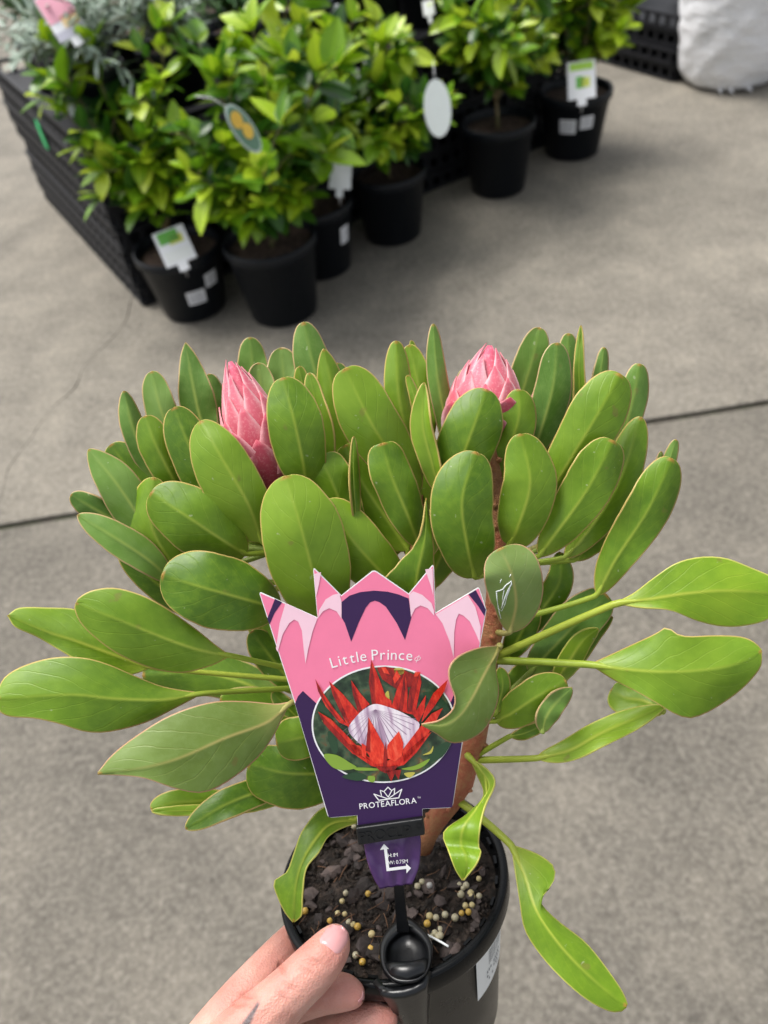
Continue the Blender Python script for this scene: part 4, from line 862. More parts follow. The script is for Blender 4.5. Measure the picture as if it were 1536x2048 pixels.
m = MB(); m.tube(catmull([tuple(wp(816, 1856, -.009)), tuple(wp(850, 1868, -.008)), tuple(wp(878, 1882, -.008)), tuple(wp(897, 1893, -.008))], 12), .0007, 6)
o = m.obj('plastic_strand', MAT_WHITE, None, True, origin=wp(850, 1868, -.009)); tag(o, 'thin white plastic strand lying beside the black clip', 'strand')
# ------------------------------------------------------------------ the hand
def rimd(x, y, h=0.0):
    q_ = wp(x, y, h); return -(ROT.transposed() @ (q_ - CAMP)).z
chains = [
    # thumb over the rim
    [(669, 1882, .402, 33), (661, 1896, .401, 41), (641, 1921, .398, 47), (613, 1950, .396, 50), (572, 1990, .393, 52), (524, 2040, .390, 60), (474, 2095, .388, 72), (400, 2190, .387, 90)],
    # index finger along the outside of the pot, left
    [(640, 1850, .50, 29), (612, 1862, .485, 32), (580, 1893, .463, 37), (535, 1945, .442, 43), (480, 2010, .428, 50), (430, 2075, .42, 56), (380, 2150, .418, 64)],
    # middle finger under the rim
    [(703, 1988, .411, 29), (682, 1984, .412, 37), (640, 1988, .416, 40), (580, 2010, .427, 41), (510, 2060, .428, 48), (440, 2130, .427, 58)],
    # ring finger
    [(770, 2037, .421, 27), (746, 2038, .422, 35), (700, 2052, .426, 38), (640, 2075, .436, 39), (560, 2120, .44, 46), (480, 2180, .44, 56)],
    # little finger
    [(770, 2110, .448, 24), (740, 2112, .45, 28), (670, 2130, .452, 33), (590, 2170, .452, 40), (500, 2220, .45, 52)],
    # palm, back of the hand, wrist, forearm
    [(400, 2150, .405, 78), (380, 2200, .42, 95), (360, 2260, .41, 110), (330, 2340, .40, 105), (290, 2460, .385, 95), (200, 2700, .36, 105), (60, 3050, .33, 140)],
    [(470, 2100, .41, 60), (470, 2180, .43, 75), (420, 2240, .44, 85)],
    [(520, 2045, .40, 44), (500, 2070, .415, 46), (470, 2095, .425, 48)],
]
bm = bmesh.new()
for ch in chains:
    c = catmull([(x, y, d * 3000) for x, y, d, r in ch], 60)
    # radius interpolated on the same curve
    cr_ = catmull([(x, y, r) for x, y, d, r in ch], 60)
    for i in range(60):
        d = c[i].z / 3000; r = M(cr_[i].z, d)
        mt = Matrix.Translation(P(c[i].x, c[i].y, d)) @ Matrix.Scale(r, 4)
        bmesh.ops.create_icosphere(bm, subdivisions=2, radius=1.0, matrix=mt)
me = bpy.data.meshes.new('hand_raw'); bm.to_mesh(me); bm.free()
raw = bpy.data.objects.new('hand_raw', me); COL.objects.link(raw)
rm = raw.modifiers.new('r', 'REMESH'); rm.mode = 'VOXEL'; rm.voxel_size = .00125
sm = raw.modifiers.new('s', 'SMOOTH'); sm.factor = .5; sm.iterations = 7
hme = bpy.data.meshes.new_from_object(raw.evaluated_get(bpy.context.evaluated_depsgraph_get())); bpy.data.objects.remove(raw)
HO = P(470, 2095, .40)
for pl in hme.polygons: pl.use_smooth = True
hme.update()
tat = []; red = []; crs = []
def segd(p_, a, b_):
    ab = b_ - a; t = max(0, min(1, (p_ - a).dot(ab) / ab.length_squared)); return (p_ - (a + ab * t)).length, t
# skin folds: each is a line of photo pixels on the visible side
folds = [((596, 1916), (650, 1946), 5), ((590, 1926), (640, 1958), 5), ((606, 1910), (655, 1938), 4), ((556, 1918), (572, 1952), 5), ((470, 1985), (520, 1998), 4), ((455, 2005), (512, 2012), 4), ((560, 1960), (600, 1990), 3), ((545, 1975), (585, 2010), 3)]
for v in hme.vertices:
    x, y = project(v.co); fc = v.normal.dot(CAMP - v.co) > 0; dc = -(ROT.transposed() @ (v.co - CAMP)).z
    d1, t1 = segd(Vector((x, y)), Vector((517, 2006)), Vector((490, 2052)))
    tat.append(max(0.0, min(1.0, 1.8 - d1 / (2.0 + 4.5 * t1))) if fc else 0.0)
    rr_ = 0.0
    for (fx, fy, s_) in ((715, 1985, 34), (776, 2036, 32), (590, 1880, 36), (560, 1935, 40), (668, 1905, 26), (470, 1990, 40)):
        rr_ = max(rr_, math.exp(-((x - fx) ** 2 + (y - fy) ** 2) / (2 * s_ * s_)))
    red.append(rr_)
    cv = 0.0
    if fc:
        for a_, b_, wd_ in folds:
            d2, t2 = segd(Vector((x, y)), Vector(a_), Vector(b_)); cv = max(cv, math.exp(-(d2 / wd_) ** 2) * math.sin(math.pi * min(.98, max(.02, t2))))
    crs.append(cv)
nrm = [v.normal.copy() for v in hme.vertices]
for v, n_, c_ in zip(hme.vertices, nrm, crs): v.co -= n_ * (.0011 * c_)
for v in hme.vertices: v.co -= HO
for nm, arr in (('tattoo', tat), ('red', red), ('crease', crs)):
    a_ = hme.attributes.new(nm, 'FLOAT', 'POINT'); a_.data.foreach_set('value', arr)
SKIN, nt, b = base_mat('skin', rough=.5, spec=.4); p = objcoord(nt)
n1 = noise_tex(nt, 45, 5, .6, p); n2 = noise_tex(nt, 900, 3, .6, p)
c = ramp(nt, n1, [(.3, (.47, .225, .175)), (.5, (.55, .295, .235)), (.7, (.6, .36, .29))])
c = mixc(nt, math_(nt, 'MULTIPLY', attr(nt, 'red'), .5), c, (.52, .17, .14))
c = mixc(nt, math_(nt, 'MULTIPLY', attr(nt, 'crease'), .35), c, (.42, .13, .09))
c = mixc(nt, math_(nt, 'MULTIPLY', attr(nt, 'tattoo'), .85), c, (.03, .045, .055))
nt.links.new(c, b.inputs['Base Color']); b.inputs['Subsurface Weight'].default_value = .25; b.inputs['Subsurface Radius'].default_value = (.006, .002, .001); b.inputs['Subsurface Scale'].default_value = .6
vr = N(nt, 'ShaderNodeTexVoronoi'); vr.inputs['Scale'].default_value = 900; nt.links.new(p, vr.inputs['Vector'])
wr_ = N(nt, 'ShaderNodeTexNoise'); wr_.inputs['Scale'].default_value = 190; wr_.inputs['Detail'].default_value = 5; nt.links.new(p, wr_.inputs['Vector'])
bump(nt, b, math_(nt, 'ADD', math_(nt, 'MULTIPLY', vr.outputs['Distance'], .5), wr_.outputs['Fac']), .5, .001)
hme.materials.clear(); hme.materials.append(SKIN)
hand = bpy.data.objects.new('person', hme); COL.objects.link(hand); hand.location = HO
tag(hand, 'bare hand gripping the black pot rim, thumb on top, dark tattoo line on it', 'hand')
NAIL, nt, b = base_mat('nail', (.68, .36, .33), .25, .5); b.inputs['Coat Weight'].default_value = .3
nt.links.new(mixc(nt, noise_tex(nt, 120, 2, .5, objcoord(nt)), (.56, .25, .25), (.66, .36, .36)), b.inputs['Base Color'])
deps = bpy.context.evaluated_depsgraph_get(); deps.update()
from mathutils.bvhtree import BVHTree
bvh = BVHTree.FromPolygons([v.co + HO for v in hme.vertices], [tuple(pl.vertices) for pl in hme.polygons])
def nail(cx, cy, ang, L, W, name='fingernail'):
    vs = []; fs = []; n1_, n2_ = 14, 11; ca, sa = math.cos(ang), math.sin(ang)
    for i in range(n1_):
        s = i / (n1_ - 1)
        hw = W * (1 - .5 * max(0, (s - .72) / .28) ** 2.5) * (1 - .35 * max(0, (.2 - s) / .2) ** 2)
        for j in range(n2_):
            v = j / (n2_ - 1) * 2 - 1; along = (s - .5) * L - 3.0 * v * v * (1 if s < .3 else .2)+ (0 if s < .6 else -W * .32 * v * v * (s - .6) / .4)
            x = cx + along * ca - hw * v * sa; y = cy + along * sa + hw * v * ca
            hit = bvh.ray_cast(CAMP, ray(x, y).normalized())
            q_ = hit[0]
            if q_ is None: q_ = vs[-1] if vs else P(x, y, .4)
            lift_ = .0006 + (.0004 * (s > .85))
            if abs(v) > .95 or s < .03: lift_ -= .0009
            vs.append(q_ + (CAMP - q_).normalized() * lift_)
    for i in range(n1_ - 1):
        for j in range(n2_ - 1): fs.append((i * n2_ + j, i * n2_ + j + 1, (i + 1) * n2_ + j + 1, (i + 1) * n2_ + j))
    o = mesh_obj(name, vs, fs, NAIL, hand)
    return o
nail(672, 1874, math.radians(-54), 54, 27)
nail(727, 1995, math.radians(25), 10, 14)
# ------------------------------------------------------------------ background: tray stacks
ANG = math.radians(27.5); U = Vector((math.cos(ANG), math.sin(ANG), 0)); V = Vector((-U.y, U.x, 0)); S0 = Vector((-.74, 2.515, 0))
def tray_mesh(lu, lv, h, rr):
    m = MB(); q = Matrix((U, V, Vector((0, 0, 1)))).transposed()
    def bx(u, v, z, su, sv, sz): m.box(q @ Vector((u, v, z)), su, sv, sz, q)
    bx(lu / 2, lv / 2, .008, lu - .02, lv - .02, .012)                                   # floor
    for v_ in (.006, lv - .006):
        bx(lu / 2, v_, h - .007, lu, .014, .013); bx(lu / 2, v_, .008, lu - .01, .012, .0155)
        n = int(lu / .055)
        for i in range(n): bx((i + .5) * lu / n, v_ + (.001 if v_ < .1 else -.001), h / 2, .018, .009, h - .012)
    for u_ in (.006, lu - .006):
        bx(u_, lv / 2, h - .0075, .0145, lv - .03, .0128); bx(u_, lv / 2, .0085, .0125, lv - .03, .0155)
        n = int(lv / .06)
        for i in range(n): bx(u_ + (.001 if u_ < .1 else -.001), (i + .5) * lv / n, h / 2, .009, .02, h - .012)
    me = bpy.data.meshes.new('plastic_tray'); me.from_pydata([tuple(v) for v in m.v], [], m.f); me.materials.append(MAT_TRAY); return me
TH = .0695; STK_H = 0
tm = [tray_mesh(1.08, 1.25, TH - .003, rnd), tray_mesh(.92, 1.25, TH - .003, rnd)]
stack_names = ('in the stack with the green tag', 'in the stack behind the potted citrus row', 'in the far stack beside the white wrapped pot')
LEV = ('lowest tray', 'second tray up', 'third tray up', 'fourth tray up', 'fifth tray up', 'sixth tray up', 'seventh tray up', 'top tray')
def stack(o0, mesh, n, where, grp):
    for i in range(n):
        o = bpy.data.objects.new('plastic_tray', mesh); COL.objects.link(o)
        o.location = o0 + U * rnd.uniform(-.008, .008) + V * rnd.uniform(-.008, .008) + Vector((0, 0, i * TH + .001)); o.rotation_euler = (0, 0, rnd.uniform(-.006, .006))
        tag(o, 'black slatted tray, %s %s' % (LEV[i] if i < n - 1 else 'topmost', where), 'tray', grp)
stack(S0, tm[0], 8, stack_names[0], 'trays stacked beside the citrus pots')
stack(S0 + U * 1.12, tm[1], 8, stack_names[1], 'trays stacked behind the citrus pots')
F0 = G(1345, 168) + U * 0.02; 
stack(G(1345, 166), tm[1], 4, stack_names[2], 'trays stacked at the back')
TOPZ = 8 * TH
GREEN_TAG, nt, b = base_mat('green_tag', (.0, .55, .16), .4)
tg = [P(*project(S0 + V * .58 + Vector((0, 0, .42))), 1)]
tgo = S0 - U * .012 + V * .56 + Vector((0, 0, .40))
tvs = [tgo, tgo + V * .05, tgo + V * .055 + Vector((0, 0, .07)), tgo + V * .03 + Vector((0, 0, .1)), tgo + V * .005 + Vector((0, 0, .08))]
o = mesh_obj('tie_tag', tvs + [v - U * .003 for v in tvs], [(0, 1, 2, 3, 4), (9, 8, 7, 6, 5)] + [(i, 5 + i, 5 + (i + 1) % 5, (i + 1) % 5) for i in range(5)], GREEN_TAG, None, False, origin=tgo)
tag(o, 'bright green plastic tag tied to the side of the tray stack', 'tag')

# ------------------------------------------------------------------ background: potted citrus
def npot_mesh(R, H_, taper=.75):
    m = MB(); Rb = R * taper
    m.lathe([(0, 0), (Rb - .008, 0), (Rb, .006), (R - .008, H_ - .035), (R - .003, H_ - .034), (R, H_ - .03), (R + .001, H_ - .004), (R - .002, H_), (R - .007, H_ - .001), (R - .011, H_ - .006), (R - .014, H_ - .05), (Rb - .006, .01), (0, .01)], 56)
    return m
def soil_disc(R, z):
    m = MB(); vs = []; fs = []
    for i in range(9):
        for k in range(30):
            r = R * i / 8; a = 2 * math.pi * k / 30; vs.append((r * math.cos(a), r * math.sin(a), z + .012 * noise.noise(Vector((r * math.cos(a) * 18, r * math.sin(a) * 18, z)))))
    for i in range(8):
        for k in range(30): fs.append((i * 30 + k, (i + 1) * 30 + k, (i + 1) * 30 + (k + 1) % 30, i * 30 + (k + 1) % 30))
    m.add(vs, fs); return m
MAT_BSOIL, nt, b = base_mat('brown_bark_mulch', rough=.9); p = geopos(nt)
nt.links.new(ramp(nt, noise_tex(nt, 60, 5, .7, p), [(.35, (.03, .018, .012)), (.55, (.1, .062, .042)), (.72, (.2, .13, .09))]), b.inputs['Base Color']); bump(nt, b, noise_tex(nt, 70, 5, .7, p), 1, .02)

def citrus_leaf(name, L, W, fold, bend):
    NS = 8; vs = []; fs = []
    for i in range(NS + 1):
        s = i / NS; w = W / 2 * (math.sin(math.pi * s ** .85) ** .8 if 0 < s < 1 else .02); z = -bend * L * s * s
        for j, v in enumerate((-1, -.5, 0, .5, 1)): vs.append((v * w, s * L, z + fold * abs(v) * w))
    for i in range(NS):
        for j in range(4): a = i * 5 + j; fs.append((a, a + 1, a + 6, a + 5))
    me = bpy.data.meshes.new(name); me.from_pydata(vs, [], fs); me.update()
    for pl in me.polygons: pl.use_smooth = True
    return me
def cit_mat(name, a, b_, c_, tr=.3):
    m, nt, b = base_mat(name, rough=.32, spec=.5); p = objcoord(nt); rv = N(nt, 'ShaderNodeObjectInfo').outputs['Random']
    sx = N(nt, 'ShaderNodeSeparateXYZ'); nt.links.new(p, sx.inputs[0]); rib = ramp(nt, math_(nt, 'ABSOLUTE', sx.outputs[0]), [(.0008, (1, 1, 1)), (.002, (0, 0, 0))])
    col = ramp(nt, math_(nt, 'ADD', math_(nt, 'MULTIPLY', rv, .75), math_(nt, 'MULTIPLY', noise_tex(nt, 25, 3, .5, p), .3)), [(.15, a), (.5, b_), (.9, c_)])
    col = mixc(nt, math_(nt, 'MULTIPLY', rib, .5), col, tuple(min(1, x * 1.5) for x in c_)); nt.links.new(col, b.inputs['Base Color'])
    t = N(nt, 'ShaderNodeBsdfTranslucent'); ms = N(nt, 'ShaderNodeMixShader'); ms.inputs[0].default_value = tr; nt.links.new(col, t.inputs[0])
    out = nt.nodes['Material Output']; nt.links.new(b.outputs[0], ms.inputs[1]); nt.links.new(t.outputs[0], ms.inputs[2]); nt.links.new(ms.outputs[0], out.inputs[0]); return m
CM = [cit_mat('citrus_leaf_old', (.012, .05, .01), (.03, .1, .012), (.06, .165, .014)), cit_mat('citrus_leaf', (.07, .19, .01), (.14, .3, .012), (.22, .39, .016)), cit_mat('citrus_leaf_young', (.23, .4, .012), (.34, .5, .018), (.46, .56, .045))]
CL = {}
for mi in range(3):
    CL[mi] = []
    for (L, W, fo, be) in ((.1, .055, .25, .15), (.082, .048, .12, .3), (.112, .06, .35, .05), (.075, .04, .2, -.1)):
        me = citrus_leaf('leaf', L, W, fo, be); me.materials.append(CM[mi]); CL[mi].append(me)
MAT_TWIG, nt, b = base_mat('twig', (.16, .13, .05), .7); nt.links.new(ramp(nt, noise_tex(nt, 20, 4, .6, geopos(nt)), [(.4, (.09, .1, .03)), (.55, (.17, .13, .06)), (.7, (.28, .2, .11))]), b.inputs['Base Color'])
def basis(d, roll):
    d = d.normalized(); x = d.cross(Vector((0, 0, 1)))
    if x.length < .05: x = Vector((1, 0, 0))
    x.normalize(); z = x.cross(d); m3 = Matrix((x, d, z)).transposed(); return m3 @ Matrix.Rotation(roll, 3, 'Y')
def citrus(loc, R, H_, lab_pot, lab_tree, tips, seed, dens=1.0, young=.3, tap=.75):
    """tips: stem ends relative to the pot centre; leaves are set along the stems and in whorls at their ends"""
    rr = random.Random(seed)
    pt = empty('nursery_pot', loc, lab_pot, 'pot', 'black pots along the tray stacks')
    m = npot_mesh(R, H_, tap); o = m.obj('pot_wall', MAT_NPOT, None); o.location = loc; put_keep(o, pt)
    o = soil_disc(R - .012, H_ - .035).obj('mulch', MAT_BSOIL, None); o.location = loc; put_keep(o, pt)
    tr = empty('citrus_tree', loc + Vector((0, 0, H_ - .035)), lab_tree, 'tree', 'leafy young citrus trees in black pots')
    b0 = loc + Vector((0, 0, H_ - .035)); tm_ = MB(); fork = b0 + Vector((rr.uniform(-.02, .02), rr.uniform(-.02, .02), rr.uniform(.05, .1)))
    tm_.tube([b0 - Vector((0, 0, .03)), b0.lerp(fork, .5), fork], [.0085, .0075, .0065], 8)
    cand = []
    def put_leaf(pos, d, roll, mi, sc): cand.append((pos, basis(d, roll), mi, sc, rr.choice(CL[mi])))
    for tp in tips:
        lime_ = len(tp) > 3; end = b0 + Vector(tp[:3]); mid = fork.lerp(end, .5) + Vector((rr.uniform(-.04, .04), rr.uniform(-.04, .04), rr.uniform(0, .05))); c = catmull([tuple(fork), tuple(mid), tuple(end)], 22)
        tm_.tube(c, [.005 - .0033 * i / 21 for i in range(22)], 6)
        ends = [(c, .22)]
        for _ in range(rr.randint(4, 5)):
            k = rr.randint(4, 19); dv = Vector((rr.uniform(-1, 1), rr.uniform(-1, 1), rr.uniform(.1, 1.0))).normalized() * rr.uniform(.07, .14); e = c[k] + dv; cc = catmull([tuple(c[k]), tuple(c[k].lerp(e, .5) + Vector((0, 0, .012))), tuple(e)], 9)
            tm_.tube(cc, [.0026 - .0012 * i / 8 for i in range(9)], 5); ends.append((cc, .15))
        for cc, st in ends:
            n = max(4, int(len(cc) * .55 * dens)); ph = rr.uniform(0, 6)
            for i in range(n):
                f_ = st + (1 - st) * i / (n - 1); k = min(int(f_ * (len(cc) - 1)), len(cc) - 2); ps = cc[k].lerp(cc[k + 1], f_ * (len(cc) - 1) - k); t = (cc[k + 1] - cc[k]).normalized()
                ph += 2.4; a = t.cross(Vector((.2, .9, .1))).normalized(); b_ = t.cross(a); rad = math.cos(ph) * a + math.sin(ph) * b_
                d = rad * rr.uniform(.75, 1.0) + t * rr.uniform(.15, .7) + Vector((0, 0, rr.uniform(-.15, .25)))
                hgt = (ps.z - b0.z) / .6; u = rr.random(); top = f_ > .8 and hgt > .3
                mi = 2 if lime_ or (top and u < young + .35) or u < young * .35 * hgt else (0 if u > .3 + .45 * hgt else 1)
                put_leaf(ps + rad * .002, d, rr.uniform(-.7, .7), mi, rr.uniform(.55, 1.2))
            t = (cc[-1] - cc[-2]).normalized()
            for i in range(rr.randint(3, 5)):
                ph += 2.4; a = t.cross(Vector((.2, .9, .1))).normalized(); b_ = t.cross(a); rad = math.cos(ph) * a + math.sin(ph) * b_
                hgt = (cc[-1].z - b0.z) / .6
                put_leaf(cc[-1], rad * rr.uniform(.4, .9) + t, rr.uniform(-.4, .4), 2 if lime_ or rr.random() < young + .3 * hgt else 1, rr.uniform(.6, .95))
    tm_.obj('trunk', MAT_TWIG, tr)
    # nearest 290 leaves one by one, the rest joined
    cand.sort(key=lambda e: (e[0] - CAMP).length); far = {}
    for n_, (pos, m3, mi, sc, me) in enumerate(cand):
        mw = Matrix.Translation(pos - tr.location) @ m3.to_4x4() @ Matrix.Scale(sc, 4)
        if n_ < 290:
            o = bpy.data.objects.new('leaf', me); COL.objects.link(o); o.parent = tr; o.matrix_basis = mw
        else:
            q = far.setdefault(mi, ([], [])); b_ = len(q[0]); q[0].extend(mw @ v.co for v in me.vertices); q[1].extend(tuple(b_ + i for i in pl.vertices) for pl in me.polygons)
    for mi, (v_, f_) in far.items():
        o = mesh_obj('foliage', v_, f_, CM[mi], None, True); o.parent = tr; o['kind'] = 'stuff'
    return pt, tr
def put_keep(o, p):
    o.parent = p; o.matrix_parent_inverse = Matrix.Translation(-p.location)
def pot_at(px, py, R, tap=.75):
    """px,py = lowest visible point of the pot base on the ground"""
    q = G(px, py); away = Vector((q.x, q.y, 0)).normalized(); return q + away * (R * tap)
def crown(n, rx, h0, h1, seed, lean=(0, 0)):
    rr = random.Random(seed); return [(rx * math.cos(a) * rr.uniform(.35, 1) + lean[0], rx * math.sin(a) * rr.uniform(.35, 1) + lean[1], rr.uniform(h0, h1)) for a in [6.283 * (i + rr.uniform(-.3, .3)) / n for i in range(n)]]
PR, PH = .14, .265
L1 = pot_at(400, 640, .125); L2 = pot_at(577, 652, .135); L3 = pot_at(652, 560, .125); L4 = pot_at(790, 493, .13); L5 = pot_at(996, 398, .13); L6 = pot_at(1142, 322, .13)
P1, T1 = citrus(L1, .145, .235, 'black pot with two white stickers beside the tray stack corner', 'citrus with a bare brown branch reaching across the tray stack', [(-.22, .1, .44), (-.2, .14, .62), (-.08, .1, .6), (.05, .05, .45), (-.12, .2, .5), (.12, .1, .62), (.0, -.05, .3), (-.15, .05, .3), (-.2, .1, .5), (.05, .0, .22)], 21, .9, .35)
P2, T2 = citrus(L2, .15, .27, 'wide plain black pot, nearest the tray stack corner after the stickered one', 'dense bright citrus in the wide plain pot', crown(9, .28, .22, .64, 5) + [(-.05, 0, .5), (.08, .0, .6), (.0, -.1, .24), (-.15, -.05, .4), (.1, -.05, .2), (-.08, .0, .16)], 22, 1.0, .45)
P3, T3 = citrus(L3, .135, .25, 'black pot tucked behind the wide plain one, white tag on its rim', 'citrus with forked bare stems behind the wide plain pot', crown(7, .25, .26, .62, 6) + [(.02, .1, .62), (.1, .0, .45), (-.08, .0, .3)], 23, .9, .4)
P4, T4 = citrus(L4, .138, .25, 'black pot with dark leaves hanging over its rim', 'low bushy citrus with a white oval tag in front', crown(8, .25, .14, .46, 7) + [(.02, .0, .42), (.0, -.08, .2), (-.1, -.05, .3)], 24, 1.0, .4)
P5, T5 = citrus(L5, .14, .265, 'black pot with bare brown mulch showing, next to the outermost pot of the row', 'tall citrus in the pot with bare mulch', crown(10, .26, .14, .6, 8) + [(-.08, .05, .5), (-.12, -.02, .3)], 25, 1.0, .35)
P6, T6 = citrus(L6, .145, .25, 'outermost black pot of the row, two white stickers under a green and white tag', 'citrus with lime yellow shoots in the outermost pot', crown(6, .18, .26, .58, 9, (-.06, .06)) + [(.17, -.04, .3, 1), (.2, .0, .38, 1), (.14, .0, .46, 1), (-.1, .05, .4), (-.05, .0, .3), (.05, .05, .42)], 26, .9, .5)
# a few drooping dark leaves over the rim of the low bushy citrus are part of its crown
MAT_STK, nt, b = base_mat('sticker', (.8, .81, .84), .5)
def pot_sticker(parent, loc, R, H_, a, z0, z1, wa, tap=.75):
    vs = []; fs = []
    for i in range(7):
        for z in (z0, z1):
            r = R * tap + (R - .008 - R * tap) * (z / (H_ - .035)) + .0015; q = a - wa / 2 + wa * i / 6; vs.append(loc + Vector((r * math.cos(q), r * math.sin(q), z)))
    for i in range(6): fs.append((i * 2, i * 2 + 2, i * 2 + 3, i * 2 + 1))
    o = mesh_obj('sticker', vs, fs, MAT_STK, parent)
    m = MB()
    for k in range(4):
        z = z0 + (z1 - z0) * (.2 + .2 * k); vv = []
        for i in range(7):
            for dz in (-.0016, .0016):
                r = R * tap + (R - .008 - R * tap) * (z / (H_ - .035)) + .0022; q = a + wa * (-.4 + .13 * i); vv.append(loc + Vector((r * math.cos(q), r * math.sin(q), z + dz)))
        m.add(vv, [(i * 2, i * 2 + 2, i * 2 + 3, i * 2 + 1) for i in range(6)])
    m.obj('sticker_print', MAT_INK, o)
def facing(loc): return math.atan2(-loc.y, -loc.x)
pot_sticker(P1, L1, .145, .235, facing(L1) + .1, .075, .125, .5); pot_sticker(P1, L1, .145, .235, facing(L1) + .62, .12, .168, .38)
pot_sticker(P6, L6, .145, .25, facing(L6) - .18, .12, .175, .5); pot_sticker(P6, L6, .145, .25, facing(L6) + .4, .135, .185, .4)
pot_sticker(P3, L3, .135, .25, facing(L3) + .85, .12, .18, .35)
TAGW, nt, b = base_mat('tag_card', rough=.4)
def plant_tag(x, y, dep, w, h, label_, tilt, prints, grp=None, name='plant_tag'):
    """upright card tag on a short stem; x,y = centre in the photo, dep = distance"""
    c = P(x, y, dep); fv = Vector((CAMP.x - c.x, CAMP.y - c.y, 0)).normalized(); n = (fv + Vector((0, 0, .85))).normalized(); rx = Vector((0, 0, 1)).cross(n).normalized(); ry = n.cross(rx)
    ca, sa = math.cos(tilt), math.sin(tilt); X = rx * ca + ry * sa; Y = ry * ca - rx * sa
    root = empty(name, c - Y * (h / 2 + .03), label_, 'tag', grp)
    m = MB(); q = Matrix((X, Y, n)).transposed(); m.box(c, w, h, .0015, q); m.box(c - Y * (h / 2 + .012), w * .32, .026, .0013, q); m.obj('card', MAT_STK, root, False)
    for (u0, v0, u1, v1, col) in prints:
        pm = flat('tag_print', col, .4); vs = [c + X * (u * w) + Y * (v * h) + n * .0016 for u, v in ((u0, v0), (u1, v0), (u1, v1), (u0, v1))]
        mesh_obj('tag_print', vs, [(0, 1, 2, 3)], pm, root, False)
    m = MB(); m.tube([c - Y * (h / 2 + .012) - n * .003, c - Y * (h / 2 + .02) - n * .03, c - Y * (h / 2 + .03) - n * .06], .002, 6); m.obj('tag_stem', MAT_STK, root)
    return root
def dist(loc, z): return -(ROT.transposed() @ (loc + Vector((0, 0, z)) - CAMP)).z
lime = (.35, .6, .06)
d1 = dist(L1, .25) - .13; plant_tag(349, 492, d1, M(64, d1), M(70, d1), 'white and green tag standing in the stickered pot by the tray stack', .12, [(-.4, .12, .25, .46, (.12, .4, .05)), (-.1, .05, .35, .3, (.6, .62, .1)), (-.42, -.42, .42, -.1, (.75, .77, .76))])
d6 = dist(L6, .27) - .17; plant_tag(1163, 160, d6, M(54, d6), M(72, d6), 'green and white tag in the outermost pot of the row', .1, [(-.42, .26, .42, .46, lime), (-.2, -.22, .1, .1, (.12, .42, .06)), (-.02, -.2, .3, .06, (.6, .68, .1))])
d3 = dist(L3, .28) - .2; plant_tag(681, 345, d3, M(44, d3), M(64, d3), 'plain white tag on the pot behind the wide plain one', -.2, [(-.4, .2, .4, .4, (.7, .74, .72))])
def oval_tag(x, y, dep, rx, ry, rot, label_, mats, yaw):
    c = P(x, y, dep); n = (ray(x, y) * -1).normalized(); n = (Matrix.Rotation(yaw, 3, 'Z') @ n); X = Vector((0, 0, 1)).cross(n).normalized(); Y = n.cross(X)
    ca, sa = math.cos(rot), math.sin(rot); X, Y = X * ca + Y * sa, Y * ca - X * sa
    root = empty('hanging_tag', c + Y * ry, label_, 'tag')
    for k, (f_, cx_, cy_, m_) in enumerate(mats):
        N_ = 40; vs = [c + X * (rx * (cx_ + f_[0] * math.cos(t))) + Y * (ry * (cy_ + f_[1] * math.sin(t))) + n * (.0012 * k) for t in [6.283 * i / N_ for i in range(N_)]]
        vs2 = [v - n * .001 for v in vs]
        mesh_obj('card' if k == 0 else 'tag_print', vs + vs2, [tuple(range(N_)), tuple(range(2 * N_ - 1, N_ - 1, -1))] + [(i, N_ + i, N_ + (i + 1) % N_, (i + 1) % N_) for i in range(N_)], m_, root, False)
    m = MB(); m.tube([c + Y * ry * .95, c + Y * (ry + .03) - n * .02, c + Y * (ry + .05) - n * .06], .001, 5); m.obj('tie', MAT_STK, root)
TW = flat('oval_tag_white', (.78, .84, .82), .35)
d4 = dist(L4, .5) - .22; oval_tag(875, 217, d4, M(27, d4), M(52, d4), .05, 'plain white oval tag hanging in front of the low bushy citrus', [((1, 1), 0, 0, TW)], 0)
d2 = dist(L2, .6) - .3; oval_tag(488, 258, d2, M(30, d2), M(54, d2), .35, 'narrow oval tag printed with yellow fruit, hanging in the dense citrus', [((1, 1), 0, 0, flat('oval_tag_pale', (.55, .66, .6), .35)), ((.86, .9), 0, 0, flat('oval_tag_green', (.12, .25, .16), .35)), ((.55, .3), -.05, .42, flat('oval_fruit', (.8, .5, .05), .35)), ((.5, .28), .1, -.15, flat('oval_fruit_b', (.85, .55, .06), .35))], .9)

